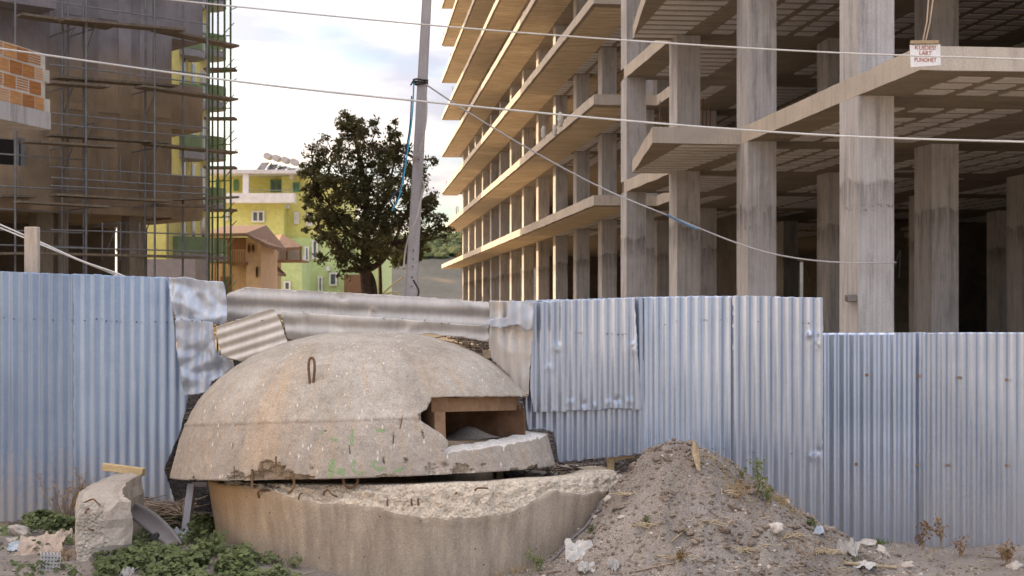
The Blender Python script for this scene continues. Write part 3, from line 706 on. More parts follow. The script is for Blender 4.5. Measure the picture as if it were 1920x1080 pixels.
m = MB(); box_px(m, 516, 566, 464, 487, 116, .3, loc); m.build('back_wall', flat('shaded_plaster', (.35,.33,.28)), TR)
m = MB(); box_px(m, 488, 512, 488, 660, 112, 4, loc); box_px(m, 488, 513, 466, 489, 113, 3, loc); m.build('wall', ORG, TR)
m = MB(); a = P(486,490,110)-loc; b_ = P(521,512,110)-loc; m.add([a, b_, b_+Vector((0,4,0)), a+Vector((0,4,.5)), a+Vector((0,0,-.2)), b_+Vector((0,0,-.2)), b_+Vector((0,4,-.2)), a+Vector((0,4,.3))], [(0,1,2,3),(7,6,5,4),(0,4,5,1),(1,5,6,2)]); m.build('lean_to_roof', TILE, TR)
# low things beyond the tree
loc = P(735, 545, 90)
m = MB(); m.box(-.9, .6, 0, .8, -.6, .45); m.box(-.4, .7, .1, .7, .46, 1.0); tag(m.build('crate_stack', flat('dark_crate', (.10,.12,.16))), 'dark crates stacked by the foot of the leaning pole', 'crates')

# ------------------------------------------------------------------ trees
BARK = M('bark', (.05,.035,.025), (.11,.08,.06), 6, bmp=.8, bs=14, bd=.03)
def leaf_mat(name, a, b_, tex=9):
    m, t, bs_ = base_mat(name); v = coords(t)
    col = ramp(t, noise_n(t, v, .9, 4, .6), [(.35, a), (.65, b_)]); col = mixc(t, .6, col, ramp(t, noise_n(t, v, tex, 3, .6), [(.3, g(.45)), (.7, g(1.55))]), 'MULTIPLY')
    t.links.new(col, bs_.inputs['Base Color']); bs_.inputs['Roughness'].default_value = .6; bs_.inputs['Specular IOR Level'].default_value = .25
    tr = nod(t, 'ShaderNodeBsdfTranslucent'); t.links.new(col, tr.inputs[0]); mx_ = nod(t, 'ShaderNodeMixShader'); mx_.inputs[0].default_value = .38
    o = t.nodes['Material Output']; t.links.new(bs_.outputs[0], mx_.inputs[1]); t.links.new(tr.outputs[0], mx_.inputs[2]); t.links.new(mx_.outputs[0], o.inputs[0])
    return m
LEAF = leaf_mat('tree_leaf', (.06,.068,.032), (.17,.165,.08))
def leaves(mb, c, s, n_=None):
    n_ = Vector((random.gauss(0,1), random.gauss(0,1), random.gauss(0,1))).normalized(); a = n_.orthogonal().normalized(); a = Matrix.Rotation(rnd(0, 6.28), 3, n_) @ a; b_ = n_.cross(a)
    mb.add([c-a*s, c-b_*s*.45, c+a*s, c+b_*s*.45], [(0,1,2,3)])
def lobes_tree(name, label, lobes, Y, base, trunks, nleaf, leafm, s=(.045,.11), depth=1.0):
    T = thing(name, label, 'tree', base)
    base = Vector(base); cr = MB(); tw = MB(); cents = []
    tot = sum(r**2 for _,_,r in lobes)
    for (x, y, r) in lobes:
        rm = r/F*Y; c = P(x, y, Y+rnd(-depth, depth))-base; cents.append((c, rm))
        k = int(nleaf*r*r/tot); cl = max(6, int(24*rm*rm))
        cls = []
        for _ in range(cl):
            d = Vector((random.gauss(0,1), random.gauss(0,1), random.gauss(0,1))).normalized()*(rnd(.3,1)**.6)*rm*1.02; d.z *= 1.0; cls.append((c+d*rnd(.9,1.12), rnd(.14,.40)*min(1.2, max(.7, rm))))
            if random.random() < .7: tw.tube([c+d*.15, c+d*.6+Vector((0,0,.03)), c+d], [.03,.018,.006], 4, caps=False)
        for _ in range(k):
            cc_, cs = random.choice(cls); d = Vector((random.gauss(0,.5), random.gauss(0,.5), random.gauss(0,.42)))*cs
            leaves(cr, cc_+d, rnd(*s))
    for (a, b_, r0) in trunks:   # a path in pixels from the base up
        pts = smooth_path([P(x, y, Y+dy)-base for x, y, dy in a], 5); n = len(pts)
        tm = MB(); tm.tube(pts, [r0*(1-.75*i/(n-1)) for i in range(n)], 9); tm.build('trunk' if b_ else 'limb', BARK, T, smooth=True)
    ends = [P(a[-1][0], a[-1][1], Y+a[-1][2])-base for a,_,_ in trunks]+[P(a[len(a)//2][0], a[len(a)//2][1], Y+a[len(a)//2][2])-base for a,_,_ in trunks]
    for c, rm in cents:
        e_ = min(ends, key=lambda q: (q-c).length+max(0, q.z-c.z)*2); mid = (e_+c)/2+Vector((rnd(-.2,.2), rnd(-.2,.2), -.15))
        tw.tube(smooth_path([e_, mid, c], 4), [.075-.005*i for i in range(9)], 5, caps=False)
    tw.build('branches', BARK, T, smooth=True, kind='stuff'); cr.build('crown', leafm, T, kind='stuff')
    return T
lob = [(653,218,17),(651,232,20),(663,236,22),(655,240,22),(660,262,34),(690,240,24),(692,275,38),(742,246,20),(748,275,30),(722,290,34),(622,285,32),(585,292,20),(588,330,34),(640,330,52),(690,335,55),(745,330,45),(785,330,26),(575,370,26),(620,385,48),(680,395,58),(740,390,52),(785,385,38),(815,392,22),(600,430,34),(650,440,46),(705,445,46),(760,435,40),(805,432,34),(838,440,14),(828,415,16),(620,470,30),(655,490,26),(780,465,26),(690,488,22),(600,400,30),(575,318,18),(640,505,16),(805,300,14)]
lobes_tree('broadleaf_tree', 'dense dark green tree rising behind the fence left of the leaning pole', lob, 60, P(694, 652, 60),
    [([(692,652,0),(688,560,0),(684,500,0),(686,430,0),(684,350,0),(664,250,0)], True, .30), ([(705,652,.1),(703,560,.2),(698,520,.2),(684,500,.1)], True, .18),
     ([(686,508,0),(715,490,0),(738,455,.3),(762,400,.3)], False, .16), ([(685,450,0),(720,380,-.4),(745,280,-.3)], False, .12), ([(686,460,0),(640,420,.3),(600,350,.2)], False, .12), ([(684,500,0),(640,465,0),(590,430,-.3)], False, .08)], 30000, LEAF)
lobes_tree('slim_tree', 'slim tree with light foliage close behind the big dark tree', [(712,420,30),(730,455,26),(760,470,20),(700,470,20),(790,470,16),(745,490,12)], 66, P(714, 645, 66),
    [([(713,645,0),(713,540,0),(712,470,0),(716,410,0)], True, .13)], 5000, leaf_mat('light_leaf', (.07,.09,.03), (.15,.16,.06)))

# ------------------------------------------------------------------ utility pole and wires
PY = 20
POLEM = concrete('pole_concrete', (.34,.32,.34), (.46,.44,.46), board=False, dirt=.3)
pl = thing('utility_pole', 'leaning grey concrete utility pole wrapped with loose cables', 'pole', P(757, 812, PY))
b0 = P(757, 812, PY); m = MB()
pt = P(803.5, -60, PY)-b0; ax = pt.normalized()
q = ax.to_track_quat('Z', 'Y').to_matrix().to_4x4(); l = pt.length
w0, w1 = .088, .062
m.add([q @ Vector(v) for v in ((-w0,-w0,0),(w0,-w0,0),(w0,w0,0),(-w0,w0,0),(-w1,-w1,l),(w1,-w1,l),(w1,w1,l),(-w1,w1,l))], [(0,3,2,1),(4,5,6,7),(0,1,5,4),(1,2,6,5),(2,3,7,6),(3,0,4,7)])
o = m.build('shaft', POLEM, pl); o.modifiers.new('bevel', 'BEVEL').width = .018
m = MB()
for yy in (285, 300, 486, 500, 520, 537, 470): 
    c = P(803.5-(yy+60)/872*46.5+1, yy, PY)-b0; m.tube([c+Vector((0,-.09,0)), c+Vector((0,-.05,0))], .012, 6)
m.build('bolt', REBAR, pl, kind='stuff')
m = MB(); 
for k in range(3):
    c = P(788.5, 151+k*3.5, PY)-b0; r = .10; m.tube([c+Vector((r*cos(t), r*sin(t), .012*sin(t*2+k))) for t in [2*pi*i/12 for i in range(13)]], .012, 5)
m.tube([P(776,150,PY-.1)-b0, P(770,160,PY-.12)-b0], .012, 5); m.tube([P(774,149,PY-.1)-b0, P(803,150,PY-.1)-b0], .009, 5); m.build('clamp', BLACK, pl)
def cable(name, pts, r, mat, label, cat='cable', n=7, sides=6, group=None):
    m = MB(); m.tube(smooth_path([P(*p) for p in pts], n), r, sides); return tag(m.build(name, mat, smooth=True), label, cat, group)
cable('wrapped_cable', [(797,160,19.85),(800,200,19.85),(797,240,19.8),(786,285,19.82),(777,300,19.9),(783,330,20.1),(795,345,19.9),(789,375,19.85),(781,410,19.8),(768,440,19.8),(760,470,19.9),(757,500,19.9)], .014, M('grey_cable', (.35,.33,.32), (.45,.42,.4), 2, bmp=0), 'loose grey cable winding down around the leaning pole')
cable('blue_cable', [(776,155,19.8),(774,200,19.75),(771,235,19.75),(764,285,19.7),(757,330,19.7),(748,370,19.7),(735,395,19.7)], .011, flat('blue_sheath', (.05,.30,.48), .5), 'bright blue cable end hanging beside the pole')
cable('dark_cable', [(772,180,19.78),(768,240,19.76),(758,300,19.74),(752,350,19.7),(738,365,19.7),(731,378,19.7)], .010, flat('navy_sheath', (.03,.06,.12), .5), 'dark blue cable strand dangling left of the pole')
cable('base_cable', [(775,525,19.7),(785,545,19.7),(782,560,19.7)], .014, BLACK, 'dark cable loop at the right foot of the pole')
cable('yellow_cable', [(755,520,19.8),(735,535,19.7),(718,552,19.7),(740,548,19.7),(752,560,19.7)], .014, flat('tan_sheath', (.40,.30,.16), .6), 'tan cables tangled at the left foot of the pole')
cable('overhead_wire', [(280,-5,18),(440,12,18),(805,47,18),(1165,75,17.5),(1550,98,17),(1920,111,16.5),(2100,116,16)], .0105, WIRE, 'upper overhead wire crossing the whole sky and building')
cable('overhead_wire', [(-60,83,17),(0,91,17),(440,152,17),(790,190,17),(1230,231,17),(1580,255,17),(1920,266,17),(2100,270,17)], .013, WIRE, 'lower overhead wire, the thicker one crossing left to right')
cable('stay_cable', [(798,158,19.9),(880,212,20),(1000,284,20),(1130,353,20),(1250,403,20.05),(1400,462,20.1),(1500,485,20.08),(1600,493,20.02),(1682,492,19.98)], .012, M('grey_wire', (.35,.35,.38), (.5,.5,.52), 1, bmp=0), 'sagging grey cable from the pole down to the wide column')
cable('cable_sleeve', [(1250,402.5,20.03),(1275,415,20.05),(1307,430,20.06)], .017, flat('blue_tape', (.10,.20,.36), .5), 'blue taped joint on the sagging cable')
cable('cable_tail', [(1682,488,19.95),(1679,498,20.0),(1688,470,20.4),(1686,520,20.5)], .008, BLACK, 'thin dark tie where the sagging cable meets the column')
cable('twin_cable', [(-40,402,12),(0,421,12),(80,456,12),(150,488,12),(215,511,11.4),(260,530,11.0)], .008, WIRE, 'upper of two pale cables running down behind left fence', group=None)
cable('twin_cable', [(-40,409,12.1),(0,427,12.1),(80,460,12.1),(150,489,12.1),(208,512,11.5),(250,532,11.1)], .007, WIRE, 'lower of two pale cables running down behind left fence')

# ------------------------------------------------------------------ fence of corrugated sheets
GALVM = galv('matte_galvanised_steel', (.36,.41,.50), (.47,.51,.58), metal=.40, rough=.50)
GALVD = galv('dusty_galvanised_steel', (.44,.42,.40), (.54,.51,.48), metal=.40, rough=.46)
def in_poly(x, y, p):
    c = False; n = len(p); j = n-1
    for i in range(n):
        if (p[i][1] > y) != (p[j][1] > y) and x < (p[j][0]-p[i][0])*(y-p[i][1])/(p[j][1]-p[i][1])+p[i][0]: c = not c
        j = i
    return c
def nearest(x, y, p):
    best = None; bd = 1e9; n = len(p)
    for i in range(n):
        ax_, ay = p[i]; bx_, by = p[(i+1) % n]; dx_, dy_ = bx_-ax_, by-ay; L2 = dx_*dx_+dy_*dy_ or 1e-9
        t = max(0, min(1, ((x-ax_)*dx_+(y-ay)*dy_)/L2)); qx, qy = ax_+t*dx_, ay+t*dy_; d = (qx-x)**2+(qy-y)**2
        if d < bd: bd = d; best = (qx, qy)
    return best, sqrt(bd)
def sheet(poly, Y, mat, label, ang=0, amp=.0120, pitch=.076, crump=0, cs=5, yaw=0, rag=.006, sharp=1, seed=0, dents=(), hinge=None, thick=.0016, bow=0, group='corrugated fence sheets'):
    """poly in photo pixels on a vertical plane at distance Y; ang = tilt of the corrugation from vertical"""
    cx = sum(p[0] for p in poly)/len(poly); c0 = P(cx, HY, Y); c0.z = 0
    e = Vector((cos(yaw), sin(yaw), 0)); nrm = Vector((sin(yaw), -cos(yaw), 0))
    def tp(px, py):
        d = Vector(((px-960)/F, 1, (HY-py)/F)); t = c0.dot(nrm)/d.dot(nrm); p = d*t+Vector((0,0,EZ)); return (p-Vector((c0.x,c0.y,0))).dot(e), p.z
    pp = []
    q = [tp(*p) for p in poly]
    for i in range(len(q)):      # ragged outline
        a = Vector((*q[i], 0)); b_ = Vector((*q[(i+1) % len(q)], 0)); n = max(1, int((b_-a).length/.02))
        t = (b_-a).normalized(); nn_ = Vector((-t.y, t.x, 0))
        for s in range(n):
            v = a.lerp(b_, s/n); k = noise.noise(Vector((v.x*28, v.y*28, seed*3.3))) ; k2 = noise.noise(Vector((v.x*90, v.y*90, seed)))
            pp.append(tuple((v+nn_*(k*rag+k2*rag*.4))[:2]))
    ca, sa = cos(ang), sin(ang)
    ab = [(x*ca+y*sa, -x*sa+y*ca) for x, y in pp]
    a0, a1 = min(p[0] for p in ab), max(p[0] for p in ab); b0_, b1_ = min(p[1] for p in ab), max(p[1] for p in ab)
    da = pitch/9; db = .013 if crump or rag > .004 else .02
    na = int((a1-a0)/da)+2; nb = int((b1_-b0_)/db)+2
    idx = {}; keep = {}; verts = []; faces = []
    ins = np.zeros((na+1, nb+1), bool)
    for i in range(na+1):
        for j in range(nb+1): ins[i, j] = in_poly(a0-da*.5+i*da, b0_-db*.5+j*db, ab)
    pts = {}
    def vert(i, j):
        if (i, j) in idx: return idx[(i, j)]
        a = a0-da*.5+i*da; b = b0_-db*.5+j*db
        if not ins[i, j]: (a, b), _ = nearest(a, b, ab)
        x = a*ca-b*sa; z = a*sa+b*ca
        ph = a/pitch*2*pi; s = cos(ph); s = math.copysign(abs(s)**sharp, s)
        d = s*amp*(1+.25*noise.noise(Vector((x*3, z*1.2, seed+4))))
        if crump:
            k = noise.noise(Vector((x*cs, z*cs, seed))); k2 = noise.noise(Vector((x*cs*2.7, z*cs*2.7, seed+7))); k3 = abs(noise.noise(Vector((x*cs*1.7, z*cs*1.7, seed+3))))
            fold = 0
            for q_ in range(4):
                th = seed*1.7+q_*2.4; w_ = .5+noise.noise(Vector((x*2.5, z*2.5, seed+q_*5)))*1.6
                u_ = (x*cos(th)+z*sin(th))*(2.2+q_*.9)*cs/5+.35*k+q_*.37; fold += max(0, w_)*(abs(2*(u_-math.floor(u_+.5)))-.5)/(1+.35*q_)
            d = d*max(.5, 1-crump*12)+crump*(1.5*fold+.12*k)
        for (px, py, r, h) in dents:
            dx_, dz_ = tp(px, py); rr = ((x-dx_)**2+(z-dz_)**2)/(r*r)
            if rr < 6: d += h*.60*math.exp(-rr)*(.4+2.2*abs(noise.noise(Vector((x*30, z*30, seed)))))
        d += bow*(((x)/1.0)**2)+.006*noise.noise(Vector((x*1.4, z*1.4, seed+11)))
        verts.append(Vector((x, 0, z))+Vector((0, -d, 0))); idx[(i, j)] = len(verts)-1; return idx[(i, j)]
    for i in range(na):
        for j in range(nb):
            k = int(ins[i,j])+int(ins[i+1,j])+int(ins[i,j+1])+int(ins[i+1,j+1])
            if k >= 2: faces.append((vert(i,j), vert(i+1,j), vert(i+1,j+1), vert(i,j+1)))
    me = bpy.data.meshes.new('metal_sheet'); me.from_pydata([tuple(v) for v in verts], [], faces); me.materials.append(mat)
    me.polygons.foreach_set('use_smooth', [True]*len(faces)); me.validate(); me.update()
    o = link('corrugated_sheet', me, loc=(c0.x, c0.y, 0), rot=(0, 0, yaw)); so = o.modifiers.new('thickness', 'SOLIDIFY'); so.thickness = thick; so.offset = 0
    tag(o, label, 'metal sheet', group)
    o['_'] = 0; del o['_']
    return o, (c0, e, nrm, tp)
def studs(o, fr, pts, size, mat, name, square=False, lift=.012):
    c0, e, nrm, tp = fr; m = MB(); i = 0
    for (px, py) in pts:
        x, z = tp(px, py); m = MB()
        if square: m.box(x-size, x+size, -lift-.003, -lift, z-size, z+size, ); m.box(x-size*.3, x+size*.3, -lift-.012, -lift-.003, z-size*.3, z+size*.3)
        else: m.box(-size, size, -lift-.006, -lift+.008, -size*.35, size*.35, Matrix.Translation((x, 0, z)) @ Euler((0, rnd(-1, 1), 0)).to_matrix().to_4x4())
        m.build(name, mat, o)
NAIL = flat('dark_nail', (.05,.04,.035)); WASH = M('rusty_washer', (.22,.13,.08), (.34,.22,.14), 20)
s1, f1 = sheet([(-70,504),(0,508),(60,511),(142,514),(143,600),(145,700),(148,960),(60,975),(-70,985)], 10.85, GALVB, 'plain blue grey corrugated sheet at the far left end of the fence', amp=.0072, seed=1)
studs(s1, f1, [(8,595),(27,598),(65,598),(100,600),(136,600)], .006, NAIL, 'nail')
s2, f2 = sheet([(138,513),(230,517),(315,520),(322,560),(330,640),(338,700),(353,745),(350,765),(340,805),(322,850),(309,880),(316,905),(330,945),(270,955),(240,950),(138,962)], 10.84, GALVB, 'blue grey corrugated sheet left of the dome with torn right edge', amp=.0072, seed=2)
studs(s2, f2, [(160,601),(182,598),(200,602),(220,602),(257,604),(292,603),(314,604)], .006, NAIL, 'nail')
s3, f3 = sheet([(314,519),(330,521),(345,518),(380,526),(418,528),(422,545),(424,570),(425,600),(420,612),(400,606),(365,602),(330,602),(322,570),(316,540)], 10.72, GALVM, 'badly crumpled sheet patch at the top beside the gap', crump=.026, cs=7, amp=.0085, pitch=.085, seed=3)
s4, f4 = sheet([(328,600),(350,598),(400,604),(402,630),(408,664),(420,668),(432,674),(432,692),(416,706),(396,716),(393,734),(362,740),(346,743),(338,700),(331,640)], 10.64, GALVM, 'crumpled hanging sheet patch above the left shoulder of the dome', crump=.020, cs=7, amp=.009, pitch=.078, seed=4)
studs(s4, f4, [(330,592),(342,598),(362,601),(380,602),(412,604),(420,607)], .006, NAIL, 'nail', lift=.03)
s6, f6 = sheet([(425,551),(440,545),(462,538),(520,542),(640,548),(780,556),(917,566),(919,600),(916,618),(780,608),(640,596),(520,590),(426,604)], 10.95, GALVD, 'long bent sheet laid sideways along the top above the dome', ang=pi/2-.045, pitch=.13, amp=.011, crump=.009, cs=4, seed=6, dents=[(700,585,.04,.03),(640,560,.05,-.02)])
s7, f7 = sheet([(528,583),(600,589),(700,594),(800,602),(916,612),(917,642),(870,633),(800,626),(740,632),(640,636),(560,640),(538,634)], 10.88, GALVD, 'tan tinted sideways sheet strip just above the dome top', ang=pi/2-.045, pitch=.12, amp=.008, crump=.010, cs=7, seed=7)
studs(s7, f7, [(570,585),(720,597),(755,598),(797,600),(828,606),(842,606)], .006, NAIL, 'nail', lift=.02)
s5, f5 = sheet([(404,613),(440,601),(480,588),(514,577),(524,600),(533,625),(541,645),(500,662),(456,679),(430,672),(416,668),(408,640)], 10.56, GALVD, 'small tilted sheet patch with slanting ribs at the dome left', ang=pi/2+.30, pitch=.072, amp=.0065, crump=.003, seed=5)
studs(s5, f5, [(410,608),(425,604),(440,600),(492,601)], .006, NAIL, 'nail', lift=.015)
s8, f8 = sheet([(985,563),(1100,560),(1205,557),(1208,700),(1212,850),(1190,853),(1150,857),(1100,862),(1048,868),(1043,840),(1036,812),(1022,805),(990,806),(984,770),(980,742)], 10.20, GALV, 'lower corrugated sheet right of the dome showing below the overlapping patch', seed=8, pitch=.074)
s10, f10 = sheet([(1196,557),(1300,555),(1376,555),(1378,700),(1378,940),(1290,930),(1202,900),(1199,700)], 10.22, GALV, 'corrugated sheet standing behind the dirt heap', seed=10)
s11, f11 = sheet([(1373,554),(1460,556),(1541,558),(1543,620),(1542,850),(1544,1010),(1460,1000),(1376,960)], 10.19, GALV, 'tall corrugated sheet with a dented right edge beside the lower fence', seed=11, dents=[(1525,855,.035,.01),(1527,640,.06,.008),(1535,845,.02,-.012),(1518,628,.02,.02)])
studs(s11, f11, [(1411,848),(1484,850),(1522,852),(1421,603),(1515,606)], .005, NAIL, 'nail')
studs(s10, f10, [(1336,841),(1357,841),(1246,608),(1268,602),(1320,600),(1350,600)], .005, NAIL, 'nail')
s9, f9 = sheet([(1000,566),(1045,563),(1100,561),(1190,558),(1194,640),(1199,700),(1203,769),(1150,767),(1100,770),(1060,772),(1000,773),(994,730),(995,640)], 10.16, GALV, 'shorter overlapping corrugated sheet patch with ragged lower edge', seed=9, pitch=.0755, rag=.007, yaw=0,
    dents=[(1070,755,.018,.018),(1095,758,.018,-.018),(1115,760,.016,.018),(1158,750,.02,-.02),(1180,752,.018,.018),(1140,756,.018,.016),(1045,650,.03,.015),(1190,650,.05,.012),(1030,690,.025,.012)])
studs(s9, f9, [(1086,624),(1139,626),(1160,627),(1173,626)], .006, REBAR, 'nail')
s12, f12 = sheet([(917,563),(945,564),(998,566),(1000,620),(996,660),(993,700),(991,742),(978,738),(966,722),(945,696),(922,675),(916,650),(919,610)], 10.13, GALVD, 'tan creased narrow sheet at the right shoulder of the dome', seed=12, crump=.010, cs=6, amp=.009, dents=[(935,600,.04,.03),(965,605,.05,.03),(950,615,.03,-.03)])
s12b, f12b = sheet([(955,563),(1000,566),(999,617),(985,620),(972,608),(940,615),(918,612),(919,598),(950,596),(953,580)], 10.09, GALVM, 'small folded blue grey flap on the tan creased sheet', seed=15, crump=.010, cs=7, amp=.006)
s13, f13 = sheet([(1541,624),(1640,624),(1736,623),(1737,1032),(1640,1025),(1541,1018)], 10.78, GALV, 'low corrugated sheet just right of the step in the fence', seed=13, rag=.002)
s14, f14 = sheet([(1731,624),(1850,623),(2010,624),(2010,1075),(1850,1055),(1731,1040)], 10.74, GALV, 'low corrugated sheet at the far right end of the fence', seed=14, rag=.002)
studs(s13, f13, [(1625,703),(1720,705),(1605,870),(1718,872)], .011, WASH, 'washer', True)
studs(s14, f14, [(1797,708),(1887,712),(1776,872),(1887,872)], .011, WASH, 'washer', True)
# posts behind the fence
def post(px0, px1, py0, Y, label, mat=WOODL):
    a = P(px0, py0, Y); b_ = P(px1, py0, Y); m = MB(); m.box(a.x, b_.x, a.y, a.y+.07, -.05, a.z); o = m.build('post', mat); o.modifiers.new('bevel', 'BEVEL').width = .006; tag(o, label, 'post')
post(45, 70, 425, 11.15, 'pale square post standing above the left fence', M('pale_post', (.42,.36,.31), (.55,.48,.42), 4, stretch=(10,10,1), bmp=.5, bs=12))
post(1139, 1152, 846, 10.3, 'short pale wooden post under the patch sheet by the heap')
def beam(a, b_, w_, h_, mat, label, cat='batten', name='batten'):
    m = MB(); m.bar(a, b_, w_, h_); return tag(m.build(name, mat), label, cat)
beam(P(1152,858,10.32), P(1190,853,10.32), .03, .04, WOODL, 'pale wooden rail stub beside the short post')
beam(P(905,640,11.0)+Vector((0,0,-.1)), P(1543,612,11.0), .04, .06, WOOD, 'wooden rail behind the fence sheets right of the dome')
beam(P(-60,606,10.92), P(330,604,10.92), .04, .06, WOOD, 'wooden rail behind the left fence sheets')
for px in (930, 1210, 1385, 1530, 1740): post(px, px+14, 640 if px > 1500 else 590, 10.45 if px < 1500 else 10.95, {930:'wooden fence post behind the tan creased sheet',1210:'wooden fence post behind the overlap of the patch',1385:'wooden fence post behind the tall sheet joint',1530:'wooden fence post behind the step in the fence',1740:'wooden fence post behind the low fence joint'}[px], WOOD)

# ------------------------------------------------------------------ bunker dome
def dome_mat():
    m, t, b = base_mat('dome_concrete'); tc_ = nod(t, 'ShaderNodeTexCoord'); v = tc_.outputs['Object']
    sx = nod(t, 'ShaderNodeSeparateXYZ'); t.links.new(v, sx.inputs[0])
    az = math_n(t, 'ARCTAN2', sx.outputs[0], math_n(t, 'MULTIPLY', sx.outputs[1], -1))
    cb = nod(t, 'ShaderNodeCombineXYZ'); t.links.new(math_n(t, 'MULTIPLY', az, 7), cb.inputs[0]); t.links.new(math_n(t, 'MULTIPLY', sx.outputs[2], .9), cb.inputs[1])
    col = ramp(t, noise_n(t, v, 2.2, 7, .65, .3), [(.3, (.30,.265,.23)), (.5, (.39,.355,.315)), (.7, (.47,.435,.395))])
    low = ramp(t, sx.outputs[2], [(.355, g(1)), (.375, g(0))])
    col = mixc(t, math_n(t, 'MULTIPLY', low, .4), col, (.31,.26,.225))
    st = ramp(t, noise_n(t, cb.outputs[0], 2.6, 6, .65), [(.5, g(0)), (.66, g(1))])
    hi = nod(t, 'ShaderNodeMapRange'); t.links.new(sx.outputs[2], hi.inputs[0]); hi.inputs[1].default_value = 1.0; hi.inputs[2].default_value = .6
    col = mixc(t, math_n(t, 'MULTIPLY', math_n(t, 'MULTIPLY', st, hi.outputs[0]), .55), col, (.45,.33,.22))
    # one ochre run below the lifting loop
    d = math_n(t, 'ABSOLUTE', math_n(t, 'ADD', az, math_n(t, 'ADD', .36, math_n(t, 'MULTIPLY', noise_n(t, v, 5, 3), .10))))
    rn = ramp(t, d, [(.03, g(1)), (.14, g(0))]); col = mixc(t, math_n(t, 'MULTIPLY', math_n(t, 'MULTIPLY', rn, math_n(t, 'MULTIPLY', hi.outputs[0], .6)), noise_n(t, cb.outputs[0], 6, 4)), col, (.56,.38,.22))
    dk = ramp(t, noise_n(t, cb.outputs[0], 5.0, 6, .7), [(.58, g(0)), (.75, g(1))]); col = mixc(t, math_n(t, 'MULTIPLY', dk, .4), col, (.12,.10,.085))
    pale = ramp(t, noise_n(t, v, 26, 5, .7), [(.60, g(0)), (.70, g(1))]); col = mixc(t, math_n(t, 'MULTIPLY', pale, .45), col, (.52,.46,.41))
    fn = noise_n(t, v, 95, 4, .75); md_ = noise_n(t, v, 13, 6, .7, .3); col = mixc(t, .45, col, ramp(t, md_, [(.32, g(.65)), (.5, g(1)), (.68, g(1.28))]), 'MULTIPLY')
    col = mixc(t, .6, col, ramp(t, fn, [(.3, g(.5)), (.7, g(1.5))]), 'MULTIPLY')
    # white splashes, elongated down the slope
    vm = nod(t, 'ShaderNodeMapping'); vm.inputs['Scale'].default_value = (1.2, .5, .40); vm.inputs['Rotation'].default_value = (0, .5, 0); t.links.new(v, vm.inputs[0])
    wv = nod(t, 'ShaderNodeTexVoronoi'); wv.inputs['Scale'].default_value = 26; t.links.new(vm.outputs[0], wv.inputs['Vector'])
    wt = ramp(t, wv.outputs[0], [(.13, g(1)), (.19, g(0))]); wsel = ramp(t, noise_n(t, v, 3.2, 3), [(.45, g(0)), (.53, g(1))])
    col = mixc(t, math_n(t, 'MULTIPLY', math_n(t, 'MULTIPLY', wt, wsel), .85), col, (.70,.66,.60))
    t.links.new(col, b.inputs['Base Color']); b.inputs['Roughness'].default_value = .86; b.inputs['Specular IOR Level'].default_value = .3
    pit = ramp(t, noise_n(t, v, 48, 4, .7), [(.30, g(0)), (.42, g(1))])
    bump(t, b, math_n(t, 'ADD', math_n(t, 'ADD', math_n(t, 'MULTIPLY', fn, .8), math_n(t, 'MULTIPLY', pit, .7)), math_n(t, 'MULTIPLY', md_, .5)), .6, .010)
    return m
DOMEM = dome_mat()
def broken(name, c1, c2, k=1.0):
    m, t, b = base_mat(name); v = coords(t)
    col = ramp(t, noise_n(t, v, 5, 6, .7), [(.3, c1), (.7, c2)]); vo = nod(t, 'ShaderNodeTexVoronoi'); vo.inputs['Scale'].default_value = 42; t.links.new(v, vo.inputs['Vector'])
    f = noise_n(t, v, 60, 5, .7); col = mixc(t, .55, col, ramp(t, f, [(.3, g(.5)), (.7, g(1.5))]), 'MULTIPLY')
    t.links.new(col, b.inputs['Base Color']); b.inputs['Roughness'].default_value = .92
    bump(t, b, math_n(t, 'ADD', f, math_n(t, 'MULTIPLY', vo.outputs[0], 1.2)), .9*k, .02); return m
BROKEN = broken('broken_concrete', (.46,.40,.34), (.64,.58,.51)); BROKENR = broken('rust_stained_concrete', (.38,.29,.21), (.54,.43,.32))
LIPM = broken('pale_sill_concrete', (.60,.58,.56), (.78,.76,.74), .6)
DC = Vector((-1.06, 10.28, .605))
DM = thing('bunker_dome', 'big weathered concrete bunker dome with a rectangular firing slot', 'bunker', DC, (R(-4.5), R(-1.7), 0))
PROF = [(1.375,0),(1.362,.06),(1.348,.12),(1.33,.19),(1.31,.26),(1.285,.325),(1.268,.362),(1.225,.45),(1.175,.53),(1.11,.61),(1.03,.69),(.93,.765),(.80,.84),(.66,.90),(.50,.95),(.33,.985),(.16,1.002),(0,1.008)]
def prof(s):    # 0 rim .. 1 apex
    f = s*(len(PROF)-1); i = min(int(f), len(PROF)-2); t = f-i; return PROF[i][0]*(1-t)+PROF[i+1][0]*t, PROF[i][1]*(1-t)+PROF[i+1][1]*t
def rev_mesh(outer, inner, n=300, disp=.006, seed=0):
    """closed solid of revolution, outer path upward then inner path downward"""
    path = outer+inner; mb = MB(); k = len(path); last = None
    for i, (r, z) in enumerate(path):
        for j in range(n):
            a = 2*pi*j/n; p = Vector((r*sin(a), -r*cos(a), z))
            if r > .001 and disp and i < len(outer):
                nrm = Vector((sin(a), -cos(a), .5)).normalized()
                p += nrm*(disp*fbm((p.x*2.2, p.y*2.2, p.z*2.2+seed), 3)+disp*.45*noise.noise(p*14)+.0022*noise.noise(p*40))
            mb.v.append(tuple(p))
    for i in range(k):
        i2 = (i+1) % k
        for j in range(n): mb.f.append((i*n+j, i*n+(j+1) % n, i2*n+(j+1) % n, i2*n+j)); mb.mi.append(0)
    return mb
NS = 84; outer = [prof(i/NS) for i in range(NS)]+[(.02, 1.008)]
